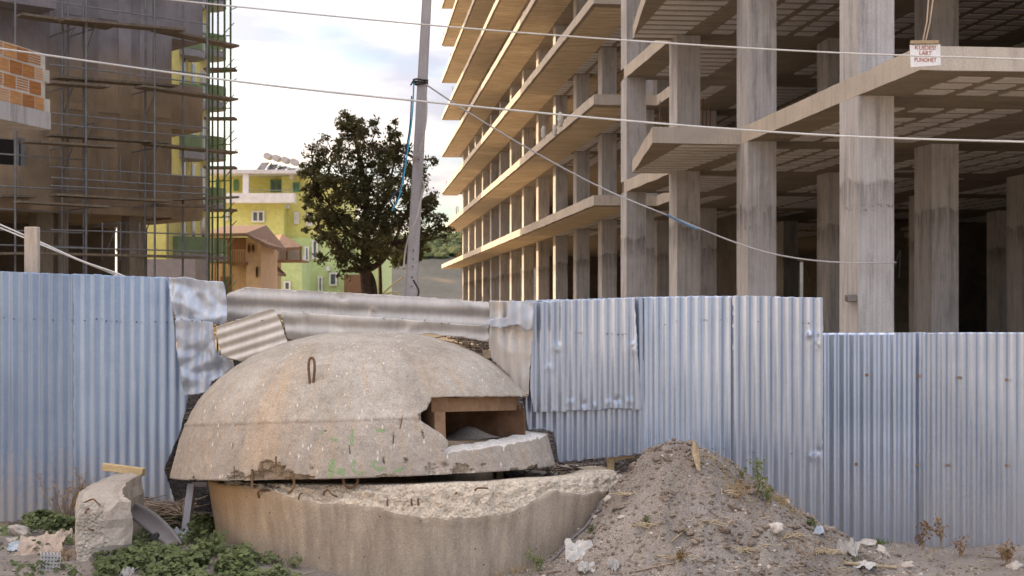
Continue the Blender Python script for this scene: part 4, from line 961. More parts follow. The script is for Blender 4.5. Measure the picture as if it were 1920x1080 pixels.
# the thin raised casting line
outer = [(r+(.009 if abs(z-.366) < .007 else 0), z) for r, z in outer]
inner = [(.02, .86), (.5, .80), (.8, .68), (1.0, .5), (1.12, .28), (1.17, 0)]
dm = rev_mesh(outer, inner).mesh('dome_shell', [DOMEM, BROKEN, BROKENR, RUST, LIPM], smooth=True, normals=True)
shell = bpy.data.objects.new('shell', dm); C.objects.link(shell)
def noisy_cutter(kind, **k):
    b = bmesh.new()
    if kind == 'arc':
        r0, r1, a0, a1, z0, z1 = k['r0'], k['r1'], k['a0'], k['a1'], k['z0'], k['z1']; na = 60; nr = 10; nz = 9
        g_ = {}
        def V(i, j, l):
            if (i,j,l) in g_: return g_[(i,j,l)]
            a = a0+(a1-a0)*i/na; r = r0+(r1-r0)*j/nr; t = l/nz; z = z0+(z1-z0)*t
            rgh = k['rough']*max(0, (r-k.get('rs', 1.05)))*4
            fa = (1-i/na)**3; a += fa*(rgh*noise.noise(Vector((z*22, r*9, 1)))*.9+k.get('slant', 0)*(1-t)-k.get('bulge', 0)*math.exp(-((t-.62)/.22)**2)*min(1, max(0, (r-1.0)*5)))
            z += (1-t)**1.2*(.085*min(1, i/na*1.7)+rgh*noise.noise(Vector((a*26, r*9, 2)))*.35-k.get('dip', 0)*max(0, r-1.15))
            z += t**1.2*rgh*noise.noise(Vector((a*26, r*9, 3)))*.3
            g_[(i,j,l)] = b.verts.new((r*sin(a), -r*cos(a), z)); return g_[(i,j,l)]
        def Q(*c): b.faces.new([V(*x) for x in c])
        for i in range(na):
            for j in range(nr): Q((i,j,0),(i,j+1,0),(i+1,j+1,0),(i+1,j,0)); Q((i,j,nz),(i+1,j,nz),(i+1,j+1,nz),(i,j+1,nz))
            for l in range(nz): Q((i,0,l),(i+1,0,l),(i+1,0,l+1),(i,0,l+1)); Q((i,nr,l),(i,nr,l+1),(i+1,nr,l+1),(i+1,nr,l))
        for j in range(nr):
            for l in range(nz): Q((0,j,l),(0,j,l+1),(0,j+1,l+1),(0,j+1,l)); Q((na,j,l),(na,j+1,l),(na,j+1,l+1),(na,j,l+1))
    else:
        bmesh.ops.create_icosphere(b, subdivisions=4, radius=1); s = k['s']; c = Vector(k['c'])
        for v in b.verts:
            p = v.co.copy(); v.co = Vector((p.x*s[0], p.y*s[1], p.z*s[2]))*(1+.35*fbm(p*2.2+c, 3)+.12*noise.noise(p*9)); v.co.rotate(Euler(k.get('rot', (0,0,0)))); v.co += c
    bmesh.ops.recalc_face_normals(b, faces=b.faces)
    me = bpy.data.meshes.new('cut'); b.to_mesh(me); b.free()
    for mm in (DOMEM, BROKEN, BROKENR, RUST, LIPM): me.materials.append(mm)
    me.polygons.foreach_set('material_index', [4 if (kind == 'arc' and f.normal.z < -.6) else k.get('mi', 1) for f in me.polygons]); me.polygons.foreach_set('use_smooth', [False]*len(me.polygons))
    o = bpy.data.objects.new('cut', me); C.objects.link(o); return o
def rimpt(az, r, z): return (r*sin(az), -r*cos(az), z)
def apply_bool(base, cutters):
    for c in cutters:
        md = base.modifiers.new('b', 'BOOLEAN'); md.operation = 'DIFFERENCE'; md.solver = 'EXACT'; md.object = c
    bpy.context.view_layer.update(); dg = bpy.context.evaluated_depsgraph_get()
    me = bpy.data.meshes.new_from_object(base.evaluated_get(dg)); base.modifiers.clear(); old = base.data; base.data = me
    for c in cutters: bpy.data.objects.remove(c)
cut = [noisy_cutter('arc', r0=.80, r1=1.7, a0=R(28.0), a1=R(128), z0=.165, z1=.495, rough=.055, rs=1.02, slant=.02, bulge=.11, dip=.15, mi=2)]
cut += [noisy_cutter('blob', c=rimpt(R(a), 1.375, z), s=s, mi=mi) for a, z, s, mi in ((-22,-.005,(.27,.075,.125),2),(-32,.0,(.13,.05,.06),1),(-12,.0,(.12,.06,.035),2),(33,.0,(.10,.06,.075),1),(12,-.03,(.14,.06,.05),1),(-50,-.02,(.12,.06,.04),1),(52,-.02,(.08,.05,.04),1),(62,-.03,(.12,.1,.06),1),(24,.03,(.05,.03,.05),1))]
for a, z, s_ in ((-14,.10,(.006,.03,.05)),(14,.24,(.007,.03,.07)),(16.5,.33,(.005,.03,.10)),(20,.16,(.006,.03,.10)),(11,.10,(.012,.03,.03)),(17,.10,(.02,.03,.025)),(2,.17,(.004,.03,.04)),(-5,.30,(.012,.02,.010)),(22.5,.26,(.010,.03,.05)),(-34,.22,(.008,.02,.02)),(28,.06,(.03,.03,.02)),(-8,.07,(.02,.02,.012)),(40,.05,(.03,.03,.012))):
    rr_ = max(q[0] for q in PROF if q[1] >= z-.06 and q[1] <= z+.14) if z < 1 else 1
    rr_ = np.interp(z, [q[1] for q in PROF], [q[0] for q in PROF]); cut.append(noisy_cutter('blob', c=rimpt(R(a), float(rr_), z), s=(s_[0]*.7, s_[1]*.5, s_[2]*.8), mi=1, rot=(0, rnd(-.3,.3), R(a))))
apply_bool(shell, cut)
shell.parent = DM
# rusty firing-slot liner
def arcbox(mb, r0, r1, a0, a1, z0, z1, n=14, m=0):
    vs = []
    for i in range(n+1):
        a = a0+(a1-a0)*i/n
        for r, z in ((r0,z0),(r1,z0),(r1,z1),(r0,z1)): vs.append((r*sin(a), -r*cos(a), z))
    fs = [(i*4+q, i*4+(q+1) % 4, i*4+4+(q+1) % 4, i*4+4+q) for i in range(n) for q in range(4)]+[(0,3,2,1), (n*4, n*4+1, n*4+2, n*4+3)]
    mb.add(vs, fs, m)
m = MB(); arcbox(m, .60, 1.13, R(29), R(82), .400, .492); m.build('lintel_plate', M('brown_lintel_steel', (.18,.10,.055), (.30,.19,.11), 5), DM, normals=True)
m = MB(); arcbox(m, .60, 1.15, R(29.5), R(33.5), .18, .400); m.build('jamb_plate', M('light_rust', (.20,.12,.07), (.32,.21,.13), 6), DM, normals=True)
m = MB(); arcbox(m, .56, .60, R(33.6), R(80), .20, .399); m.build('back_plate', M('slot_shade_rust', (.035,.018,.010), (.12,.06,.03), 4), DM, normals=True)  # rust colour darkened to stand for the shade deep in the slot
m = MB(); arcbox(m, .60, 1.19, R(76), R(78), .215, .399); arcbox(m, 1.12, 1.15, R(78.1), R(104), .17, .439); m.build('side_plate', RUST, DM, normals=True)
m = MB(); arcbox(m, .60, 1.09, R(33.6), R(75.8), .175, .207); m.build('sill_plate', M('dusty_sill', (.24,.17,.11), (.36,.27,.19), 5), DM, normals=True)
# dust heap on the sill
m = MB(); 
for i in range(21):
    for j in range(9):
        a = R(40)+R(34)*i/20; r = .66+.44*j/8; z = .209+.09*math.exp(-((i-12)/4.5)**2-((j-4)/2.6)**2)+.006*noise.noise(Vector((i*.7, j*.7, 0))); m.v.append((r*sin(a), -r*cos(a), z))
for i in range(20):
    for j in range(8): m.f.append((i*9+j, i*9+j+1, i*9+10+j, i*9+9+j)); m.mi.append(0)
m.build('dust_heap', SOIL, DM, smooth=True)
# patch of cracked mortar round the loop
# rebar hooks along the broken rim
def hook(az, r, pts, rad=.006):
    m = MB(); c = Vector(rimpt(R(az), r, 0)); m.tube(smooth_path([c+Vector(p) for p in pts], 4), rad, 7); m.build('rebar_hook', REBAR, DM, smooth=True)
hook(-25.5, 1.37, [(0,0,.07),(.005,-.01,.03),(0,-.012,-.02),(.004,-.01,-.055)], .008)
hook(-13.5, 1.36, [(.0,0,.02),(.01,-.02,-.01),(.005,-.02,-.05),(-.03,-.02,-.085)], .008)
hook(-31, 1.385, [(0,0,.09),(.0,-.004,.05),(.002,-.006,.01)], .0045); hook(-22, 1.375, [(-.004,0,.12),(0,-.004,.06),(.002,-.006,.01)], .0045); hook(-18, 1.375, [(0,0,.15),(.0,-.004,.09),(-.002,-.006,.05)], .005)
hook(2, 1.33, [(-.045,0,.03),(-.045,0,-.02),(-.03,0,-.05),(0,0,-.06),(.03,0,-.05),(.045,0,-.02),(.045,0,.03)], .009)
# worn green paint strokes, laid on the shell
bpy.context.view_layer.update()
from mathutils.bvhtree import BVHTree
bv = BVHTree.FromPolygons([v.co.copy() for v in shell.data.vertices], [tuple(p.vertices) for p in shell.data.polygons])
mw = Matrix.LocRotScale(DC, Euler((R(-4.5), R(-1.7), 0)), None); mi_ = mw.inverted()
# lifting loop: a bent bar
o_ = mi_ @ Vector((0,0,EZ)); d_ = ((mi_ @ P(585, 717, 9))-o_).normalized(); hk = bv.ray_cast(o_, d_)[0]
m = MB(); lp = [Vector(hk)+Vector((x, 0, z)) for x, z in ((-.012,-.05),(-.016,.02),(-.020,.09),(-.018,.135),(-.006,.158),(.010,.155),(.018,.13),(.018,.08),(.012,.02),(.004,-.05))]
m.tube(smooth_path(lp, 4), .0085, 8); m.build('lifting_loop', REBAR, DM, smooth=True)
def paint_mat():
    m, t, b = base_mat('worn_green_paint'); v = coords(t); b.inputs['Base Color'].default_value = (.27,.42,.20,1); b.inputs['Roughness'].default_value = .8
    al = ramp(t, noise_n(t, v, 38, 5, .7), [(.38, g(0)), (.52, g(1))]); t.links.new(math_n(t, 'MULTIPLY', al, .65), b.inputs['Alpha']); return m
PNT = paint_mat()
def paint(strokes, wpx, name='paint_mark', faint=False):
    for s in strokes:
        m = MB()
        pts = smooth_path([Vector((x, y, 0)) for x, y in s], 5); prev = None
        for i, p in enumerate(pts):
            t = (pts[min(i+1,len(pts)-1)]-pts[max(i-1,0)]).normalized(); nn_ = Vector((-t.y, t.x, 0))*wpx*(.8+.4*random.random())
            row = []
            for k in (-1, -.33, .33, 1):
                q = p+nn_*k; o_ = mi_ @ Vector((0,0,EZ)); d = (mi_ @ P(q.x, q.y, 9)) - o_; h = bv.ray_cast(o_, d.normalized())
                row.append(h[0]-d.normalized()*.0015 if h[0] is not None else None)
            if prev and all(r is not None for r in row+prev):
                m.add(prev+row, [(k, k+1, k+5, k+4) for k in range(3)])
            prev = row
        m.build(name, PNT, DM, smooth=True)
paint([[(623,861),(621,880),(619,899)], [(619,896),(632,899),(641,892),(640,884),(631,883)]], 5.5)
paint([[(661,805),(660,822),(659,836)], [(605,806),(604,815)], [(665,862),(660,876),(670,888),(684,886)], [(704,862),(700,872),(712,884)], [(712,880),(722,876)], [(735,885),(752,880),(756,876)], [(620,822),(632,826)], [(705,806),(722,808)]], 3.0)
# ------------------------------------------------------------------ bunker ring
def ring_mat():
    m, t, b = base_mat('ring_concrete'); tc_ = nod(t, 'ShaderNodeTexCoord'); v = tc_.outputs['Object']; sx = nod(t, 'ShaderNodeSeparateXYZ'); t.links.new(v, sx.inputs[0])
    az = math_n(t, 'ARCTAN2', sx.outputs[0], math_n(t, 'MULTIPLY', sx.outputs[1], -1)); cb = nod(t, 'ShaderNodeCombineXYZ'); t.links.new(math_n(t, 'MULTIPLY', az, 6), cb.inputs[0]); t.links.new(math_n(t, 'MULTIPLY', sx.outputs[2], .8), cb.inputs[1])
    col = ramp(t, noise_n(t, v, 1.8, 6, .6), [(.3, (.37,.31,.245)), (.7, (.48,.41,.335))])
    st = ramp(t, noise_n(t, cb.outputs[0], 2.4, 5, .6), [(.4, g(0)), (.65, g(1))]); col = mixc(t, math_n(t, 'MULTIPLY', st, .75), col, (.25,.21,.175))
    st2 = ramp(t, noise_n(t, cb.outputs[0], 4.5, 5, .6), [(.55, g(0)), (.75, g(1))]); col = mixc(t, math_n(t, 'MULTIPLY', st2, .55), col, (.60,.47,.34))
    # warm bounced light below the overhang, painted into the left face as orange
    wm = nod(t, 'ShaderNodeMapRange'); t.links.new(az, wm.inputs[0]); wm.inputs[1].default_value = -.35; wm.inputs[2].default_value = -.95
    hz_ = nod(t, 'ShaderNodeMapRange'); t.links.new(sx.outputs[2], hz_.inputs[0]); hz_.inputs[1].default_value = .15; hz_.inputs[2].default_value = .5
    wn = math_n(t, 'MULTIPLY', math_n(t, 'MULTIPLY', wm.outputs[0], hz_.outputs[0]), .75, ); col = mixc(t, wn, col, (.52,.32,.15))
    fn = noise_n(t, v, 85, 4, .75); col = mixc(t, .5, col, ramp(t, fn, [(.3, g(.5)), (.7, g(1.45))]), 'MULTIPLY')
    ph = nod(t, 'ShaderNodeTexVoronoi'); ph.inputs['Scale'].default_value = 13; t.links.new(v, ph.inputs['Vector']); hole = ramp(t, ph.outputs[0], [(.06, g(1)), (.085, g(0))]); col = mixc(t, math_n(t, 'MULTIPLY', hole, .8), col, (.05,.04,.03))
    t.links.new(col, b.inputs['Base Color']); b.inputs['Roughness'].default_value = .9; b.inputs['Specular IOR Level'].default_value = .2
    bump(t, b, math_n(t, 'SUBTRACT', fn, hole), .45, .008); return m
RINGM = ring_mat(); RBROK = broken('spalled_ring_concrete', (.66,.56,.45), (.90,.80,.67), 1.2)
RC = Vector((-.675, 10.33, 0))
RG = thing('bunker_ring', 'thick round concrete base wall with a broken upper edge under the dome', 'bunker base', RC, (R(-3.4), R(-.9), 0))
def ring_wall():
    mb = MB(); n = 420; rows = []
    def spall(a):   # lower limit of broken edge, per azimuth
        d = a if a < pi else a-2*pi
        k = .10+.15*math.exp(-((d-.20)/.42)**2)+.07*noise.noise(Vector((cos(a)*4, sin(a)*4, 1)))+.02*noise.noise(Vector((cos(a)*15, sin(a)*15, 1)))
        if d < -.45: k *= max(.15, 1+(d+.45)*2.2)
        return max(.012, k)
    nz = 30; ns = 14
    for j in range(n):
        a = 2*pi*j/n; d = a if a < pi else a-2*pi; sp = spall(a); zt_ = .585+.008*noise.noise(Vector((cos(a)*3, sin(a)*3, 5)))+(.0)
        col = []
        for k in range(nz+1):
            z = -.3+(zt_-sp+.3)*k/nz; r = 1.50-.10*max(0, (.58-z))/.63; r += .006*fbm((cos(a)*3, sin(a)*3, z*3), 3); col.append((r, z, 0))
        for k in range(1, ns+1):
            t = k/ns; r = 1.50-.02*min(1, t*6)-.085*t**1.2; z = zt_-sp*(1-t**.65); q = Vector((cos(a)*22, sin(a)*22, t*4)); e_ = .045*fbm(q, 4)*sin(pi*min(1, t*1.1))+.008*noise.noise(q*3); col.append((r-.006+e_, z+e_*.6, 1))
        for t in (.35, .7, 1): col.append((1.395-(.22)*t, zt_+.004*noise.noise(Vector((cos(a)*9*t, sin(a)*9, 7))), 1))
        for z in (.4, .1, -.3): col.append((1.17, z, 0))
        rows.append(col)
    k = len(rows[0])
    for j in range(n):
        a = 2*pi*j/n
        for (r, z, _) in rows[j]: mb.v.append((r*sin(a), -r*cos(a), z))
    for j in range(n):
        for i in range(k-1): mb.f.append((j*k+i, ((j+1) % n)*k+i, ((j+1) % n)*k+i+1, j*k+i+1)); mb.mi.append(rows[j][i+1][2] if rows[j][i][2] else 0)
    return mb.build('ring_wall', [RINGM, RBROK], RG, smooth=True)
ring_wall()
def rhook(az, pts, rad=.006):
    m = MB(); a = R(az); c = Vector((1.50*sin(a), -1.50*cos(a), 0)); tq = Vector((cos(a), sin(a), 0)); m.tube(smooth_path([c+tq*x+Vector((0,0,z))+Vector((sin(a),-cos(a),0))*y for x, y, z in pts], 4), rad, 7); m.build('rebar_hook', REBAR, RG, smooth=True)
rhook(-38, [(-.05,-.01,.50),(-.03,.015,.535),(0,.012,.55),(.05,-.02,.545)]); rhook(-18, [(-.05,-.02,.53),(-.025,.01,.555),(0,.012,.56),(.03,.02,.535),(.05,-.01,.52)]); rhook(-26, [(0,-.02,.535),(.01,.02,.53),(0,.02,.50)], .005)
for az in (-3.5, 2.2, 3.8): rhook(az, [(0,-.01,.50),(.0,.012,.49),(.002,.012,.46)], .007)
rhook(19, [(-.04,.0,.545),(-.02,.012,.56),(.05,.0,.555)], .006); rhook(13, [(0,-.03,.53),(0,.01,.535)], .006)
# earth inside the ring and rubble behind it
m = MB(); m.tube([(RC.x, RC.y, -.2), (RC.x, RC.y, .02)], 1.16, 24); tag(m.build('ring_floor_soil', SOIL, kind='stuff'), 'dark soil filling the inside of the ring', 'soil')

# ------------------------------------------------------------------ loose curved wall fragment, left
FG = thing('wall_fragment', 'broken curved concrete wall piece standing left of the dome', 'concrete block', P(205, 1062, 9.3))
fo = FG.location.copy()
def fragment():
    # centre line in plan: near end to far end, curving right
    cl = smooth_path([Vector(((197-960)/F*9.22, 9.22, 0)), Vector(((188-960)/F*9.42, 9.42, 0)), Vector(((196-960)/F*9.66, 9.66, 0)), Vector(((218-960)/F*9.9, 9.9, 0)), Vector(((246-960)/F*10.1, 10.1, 0))], 9)
    mb = MB(); rows = []; n = len(cl); W = .175
    for i, c in enumerate(cl):
        t = (cl[min(i+1,n-1)]-cl[max(i-1,0)]).normalized(); s = Vector((t.y, -t.x, 0)); row = []
        zt_ = EZ-(945-HY)/F*9.15+.0+.085*(i/n); zb_ = .02
        m_ = 9
        W_ = W*(1-.42*(i/(n-1)))
        for k in range(m_+1): row.append((c-s*W_, zb_+(zt_-zb_)*k/m_, -s))
        for k in range(1, 8): row.append((c-s*W_+s*2*W_*k/8, zt_, Vector((0,0,1))))
        for k in range(m_, -1, -1): row.append((c+s*W_, zb_+(zt_-zb_)*k/m_, s))
        rows.append(row)
    K = len(rows[0])
    for i, row in enumerate(rows):
        for q, (p, z, nr) in enumerate(row):
            v = Vector((p.x, p.y, z)); rg = .010*fbm(v*9, 3)+.004*noise.noise(v*40)
            edge = q in (9, 10, 16, 17, 18); 
            if edge: rg -= .012+.012*noise.noise(v*25)
            v += nr*rg
            if i == 0: v.y += .03*fbm((v.x*9, v.z*9, 3), 4)-.0
            mb.v.append(tuple(v-fo))
    for i in range(n-1):
        for q in range(K-1): mb.f.append((i*K+q, i*K+q+1, (i+1)*K+q+1, (i+1)*K+q)); mb.mi.append(0 if q > 16 or q < 9 else 0)
    # broken near end: its own fan grid
    a = 0
    def endface(i0, inv, mi):
        row = [Vector(mb.v[i0*K+q]) for q in range(K)]; L_ = row[:10]; Rr = row[-10:][::-1]; top = row[9:K-9]
        m0 = len(mb.v); nx = 8; 
        for k in range(10):
            for x in range(nx+1):
                t = x/nx; p = L_[k].lerp(Rr[k], t)
                if k == 9: p = top[min(len(top)-1, round(t*(len(top)-1)))].copy()
                elif 0 < x < nx: p.y += (.020*fbm(p*12, 3)-.018)*(1 if not inv else -1)+ (.012*noise.noise(p*30))
                mb.v.append(tuple(p))
        for k in range(9):
            for x in range(nx):
                q = m0+k*(nx+1)+x; f = (q, q+1, q+nx+2, q+nx+1); mb.f.append(f[::-1] if inv else f); mb.mi.append(mi if x < nx*.45+1.6*noise.noise(Vector((k*.6, 3, 1))) else 0)
    endface(0, False, 1); endface(n-1, True, 0)
    mb.build('block', [concrete('fragment_concrete', (.38,.335,.29), (.50,.44,.385), board=False, dirt=.2), BROKEN], FG, smooth=False)
fragment()
def fhook(pts, r=.006):
    m = MB(); m.tube(smooth_path([P(*p)-fo for p in pts], 4), r, 7); m.build('rebar_hook', REBAR, FG, smooth=True)
fhook([(153,945,9.25),(163,940,9.22),(174,936,9.2),(181,941,9.16),(188,948,9.14)], .0055); fhook([(160,962,9.08),(163,955,9.12),(167,953,9.2)], .007); fhook([(165,990,9.06),(170,993,9.05),(176,994,9.08)], .005)
m = MB(); a = P(194, 872, 10.30); b_ = P(270, 880, 10.24); m.bar(a+Vector((0,0,-.012)), b_+Vector((0,0,-.02)), .05, .055); o = m.build('plank', WOODL); tag(o, 'short pale wooden plank lying on the far end of the wall fragment', 'plank')
o.modifiers.new('bevel', 'BEVEL').width = .004

# ------------------------------------------------------------------ rubble, rubbish and plants
def near_ground(px, py):
    """where the sight line through this pixel meets the ground"""
    d = Vector(((px-960)/F, 1, (HY-py)/F)); Y = 8.0
    while Y < 12.5:
        p = Vector((0,0,EZ))+d*Y
        if p.z <= ground_z(p.x, p.y) or Y > 10.62: return Vector((p.x, p.y, ground_z(p.x, p.y)))
        Y += .02
    return Vector((p.x, p.y, ground_z(p.x, p.y)))
def rock(mb, c, s, sq=(1,1,.7), sub=1, m=0):
    b = bmesh.new(); bmesh.ops.create_icosphere(b, subdivisions=sub, radius=1); o = Vector((rnd(0,99), rnd(0,99), 0)); e_ = Euler((rnd(-.6,.6), rnd(-.6,.6), rnd(0,6)))
    vs = []
    for v in b.verts:
        p = v.co*(1+.45*noise.noise(v.co*1.3+o)); p = Vector((p.x*sq[0], p.y*sq[1], p.z*sq[2]))*s; p.rotate(e_); vs.append(p+c)
    mb.add(vs, [tuple(x.index for x in f.verts) for f in b.faces], m); b.free()
CLOD = broken('soil_clod', (.20,.16,.135), (.33,.27,.22)); PEB = M('pale_pebble', (.36,.32,.29), (.55,.50,.46), 9)
m = MB(); m2 = MB()
for _ in range(6500):
    if random.random() < .72: x = random.gauss(1.35, .8); y = rnd(8.3, 10.15)
    else: x = rnd(-4, 4.4); y = rnd(8.3, 10.7)
    if (x-RC.x)**2+(y-RC.y)**2 < 1.45**2: continue
    s = abs(random.gauss(0, .006))+.003; s = min(s, .026); c = Vector((x, y, ground_z(x, y)+s*.2)); rock(m if random.random() < .9 else m2, c, s)
for _ in range(170):
    x = random.gauss(1.35, .75); y = rnd(8.4, 10.0)
    if (x-RC.x)**2+(y-RC.y)**2 > 1.5**2: rock(m, Vector((x, y, ground_z(x, y)+.003)), rnd(.014, .036), (1.2,1,.6), 2)
tag(m.build('soil_clods', CLOD, kind='stuff'), 'small brown soil clods strewn over the dirt heap and ground', 'rubble')
tag(m2.build('pebbles', PEB, kind='stuff'), 'pale gravel and pebbles scattered over the dirt', 'gravel')
# mound boulders and stones one can tell apart
def stone(px, py, s, sq, label, mat=PEB, sub=3, lift=.3, name='stone'):
    c = near_ground(px, py); mb = MB(); rock(mb, c+Vector((0,0,s*sq[2]*lift)), s, sq, sub); tag(mb.build(name, mat, smooth=False), label, 'stone')
stone(1140, 941, .028, (1,1,.8), 'squarish pale stone high on the left flank of the dirt heap')
stone(1165, 975, .02, (1.6,1,.6), 'small stone near the buried cable on the dirt heap')
stone(1358, 1000, .035, (1.3,1,.6), 'dusty brown stone halfway down the dirt heap', CLOD)
stone(1555, 985, .12, (.55,.4,1.1), 'flat pale slab leaning between heap and low fence', M('pale_slab_stone', (.36,.30,.26), (.46,.39,.34), 3), lift=.1)
stone(1625, 1022, .05, (1.5,1,.5), 'grey flat stone lying before the low fence')
stone(1655, 1040, .05, (1.1,1,.6), 'rounded grey stone right of the white rubbish')
stone(1452, 997, .05, (1.2,1,.8), 'pale lump with yellowish top on the heap slope')
stone(45, 1003, .07, (1.5,1,.6), 'grey flat rock at far left by the fence foot')
stone(35, 1020, .055, (1.4,1,.6), 'second grey rock left of the torn paper bag')
stone(88, 990, .04, (1,1,.8), 'round brown stone among the left weeds', CLOD)
stone(12, 985, .05, (1.2,1,.5), 'grey stone at the very left edge')
stone(1900, 1065, .05, (1.3,1,.6), 'pale stone in the lower right corner')
stone(1700, 1062, .035, (1.5,1,.5), 'small grey stone in front of the low fence')
stone(1375, 958, .03, (1,1,.8), 'small clod stone beside the dry tuft on the heap', CLOD)
# plastic and paper rubbish
PLA = M('white_plastic', (.34,.33,.32), (.56,.55,.54), 4, rough=.45, bmp=.4, bs=30); PLB = M('pale_blue_plastic', (.36,.42,.50), (.5,.56,.62), 4, rough=.45); CARD = M('torn_paper', (.45,.36,.30), (.58,.49,.42), 4)
def scrap(px, py, w_, h_, label, mat, name='plastic_scrap', cat='rubbish', up=.3, seed=0, n=16, hh=.03, yaw=0):
    c = near_ground(px, py); m = MB()
    for i in range(n+1):
        for j in range(n+1):
            u, v = i/n-.5, j/n-.5; e_ = 1+.35*noise.noise(Vector((atan2(v, u)*1.6, seed, 0)))
            x = u*w_*e_; y = v*h_*cos(up)*e_; z = v*h_*sin(up)*e_+hh*(.6+noise.noise(Vector((u*4, v*4, seed)))+.6*abs(noise.noise(Vector((u*8, v*8, seed+2)))))
            q = Matrix.Rotation(yaw, 3, 'Z') @ Vector((x, y, z)); m.v.append(tuple(c+q))
    for i in range(n):
        for j in range(n): m.f.append((i*(n+1)+j, (i+1)*(n+1)+j, (i+1)*(n+1)+j+1, i*(n+1)+j+1)); m.mi.append(0)
    o = m.build(name, mat, smooth=False); o.modifiers.new('thickness', 'SOLIDIFY').thickness = .003; tag(o, label, cat); return o
scrap(1085, 1046, .17, .17, 'torn white plastic sheet at the left foot of the dirt heap', PLA, seed=1, up=.8, hh=.05)
scrap(1100, 1074, .10, .08, 'small white plastic shred below the torn sheet', PLA, seed=2, up=.5)
scrap(1150, 1072, .06, .05, 'little white plastic ball at the bottom of the heap', PLA, seed=5, up=.9, hh=.05)
scrap(1590, 1040, .14, .10, 'crumpled white plastic lying right of the heap', PLA, seed=3, up=.7, hh=.06, yaw=-.5)
scrap(1530, 1000, .10, .08, 'pale blue plastic strip at the heap edge', PLB, seed=4, up=.5)
scrap(75, 1038, .30, .20, 'torn brown paper bag with faded red print on the left', CARD, 'paper_bag', seed=6, up=.7, hh=.06)
scrap(122, 1015, .09, .12, 'folded cardboard corner beside the wall fragment', CARD, 'cardboard', seed=7, up=1.1, hh=.03)
scrap(40, 1030, .16, .12, 'grey plastic film under the paper bag', PLB, seed=8, up=.5)
scrap(240, 1078, .08, .06, 'white scrap with an orange spot at the bottom edge', PLA, seed=9, up=.6)
scrap(1620, 1070, .16, .10, 'pale flat plastic piece at the lower right', PLA, seed=10, up=.2)
scrap(335, 1012, .14, .09, 'pale blue plastic rag in the green weeds', PLB, seed=11, up=.6, hh=.05)
scrap(285, 945, .20, .10, 'grey blue plastic sheet on the twig pile', PLB, seed=12, up=.7, hh=.04)
# perforated white block
c = near_ground(92, 1068); hb = thing('perforated_block', 'white perforated foam block in the lower left corner', 'block', c, (0, .1, .35))
m = MB(); m.box(-.06, .06, -.05, .05, -.02, .10); m.build('body', PLA, hb); m = MB()
for i in range(6):
    for j in range(5): m.tube([(-.05+i*.02, -.0515, -.005+j*.022), (-.05+i*.02, -.045, -.005+j*.022)], .006, 6)
for i in range(6):
    for j in range(4): m.tube([(-.05+i*.02, -.035+j*.022, .1012), (-.05+i*.02, -.035+j*.022, .095)], .006, 6)
m.build('hole', flat('hole_dark', (.12,.12,.13)), hb, kind='stuff')
# broken grey moulding with a hole, leaning by the fragment
pg = thing('broken_panel', 'curved grey broken plastic panel with a dark hole in the weeds', 'panel', P(290, 990, 9.4))
m = MB(); po = pg.location.copy(); n = 16
spn = smooth_path([Vector((246,955,9.75)), Vector((268,968,9.6)), Vector((292,986,9.45)), Vector((314,1006,9.3)), Vector((332,1026,9.2))], 5); wd = [20,26,30,33,30]
for i, s in enumerate(spn):
    t = i/(len(spn)-1); w_ = 15+12*sin(pi*min(1, t*.85+.15)); d = (spn[min(i+1,len(spn)-1)]-spn[max(0,i-1)]); nx_, ny_ = -d.y, d.x; l = sqrt(nx_**2+ny_**2); nx_/=l; ny_/=l
    for k in range(7):
        u = k/6-.5; p = P(s.x+nx_*w_*u*1.25, s.y+ny_*w_*u*1.25, s.z+.05*cos(u*2.5)); m.v.append(tuple(p-po))
for i in range(len(spn)-1):
    for k in range(6): m.f.append((i*7+k, i*7+k+1, i*7+8+k, i*7+7+k)); m.mi.append(0)
o = m.build('shell', flat('grey_plastic', (.17,.16,.17), .7), pg, smooth=True); o.modifiers.new('thickness', 'SOLIDIFY').thickness = .012
m = MB(); p = P(292, 1005, 9.30)-po; m.tube([p+Vector((0,-.05,0)), p+Vector((0,.02,.0))], .022, 10); m.build('hole', BLACK, pg)
# grey bracket under the rim at left
m = MB(); a = P(349, 952, 9.9); b_ = P(360, 908, 10.0); m.bar(a+Vector((0,0,-.15)), b_, .05, .045); m.bar(b_, b_+Vector((.10,.02,.0)), .04, .035); tag(m.build('metal_bracket', flat('grey_metal', (.34,.34,.38), .5, .3)), 'grey metal angle standing in the dark gap left of the ring', 'bracket')
# twig pile
TWG = M('twig', (.16,.12,.09), (.34,.27,.21), 8)
m = MB()
for _ in range(190):
    c = near_ground(rnd(255, 345), rnd(955, 985)); c.z += rnd(.02, .17); c.y += rnd(-.05, .25); a = rnd(0, 3.14); l = rnd(.05, .22); d = Vector((cos(a), sin(a)*.6, rnd(-.35,.35)))*l
    m.tube([c-d, c+Vector((0,0,rnd(-.02,.03))), c+d], rnd(.002, .006), 4)
tag(m.build('twig_pile', TWG, kind='stuff'), 'pile of dry twigs between wall fragment and ring', 'twigs')
m = MB()
for _ in range(420):
    x = rnd(.05, .95); y = rnd(10.25, 11.4); c = Vector((x, y, rnd(.0, .60))); a = rnd(0, 3.14); l = rnd(.05, .25); d = Vector((cos(a), sin(a), rnd(-.7,.7)))*l; m.tube([c-d, c+d], rnd(.002,.006), 4)
for _ in range(260):
    x = rnd(.05, 1.0); y = rnd(10.4, 11.5); rock(m, Vector((x, y, rnd(.05,.60))), rnd(.02,.07))
tag(m.build('debris_bank', M('dark_debris', (.08,.07,.065), (.19,.17,.16), 6), kind='stuff'), 'dark tangle of roots and rubble behind the ring under the sheet', 'debris')
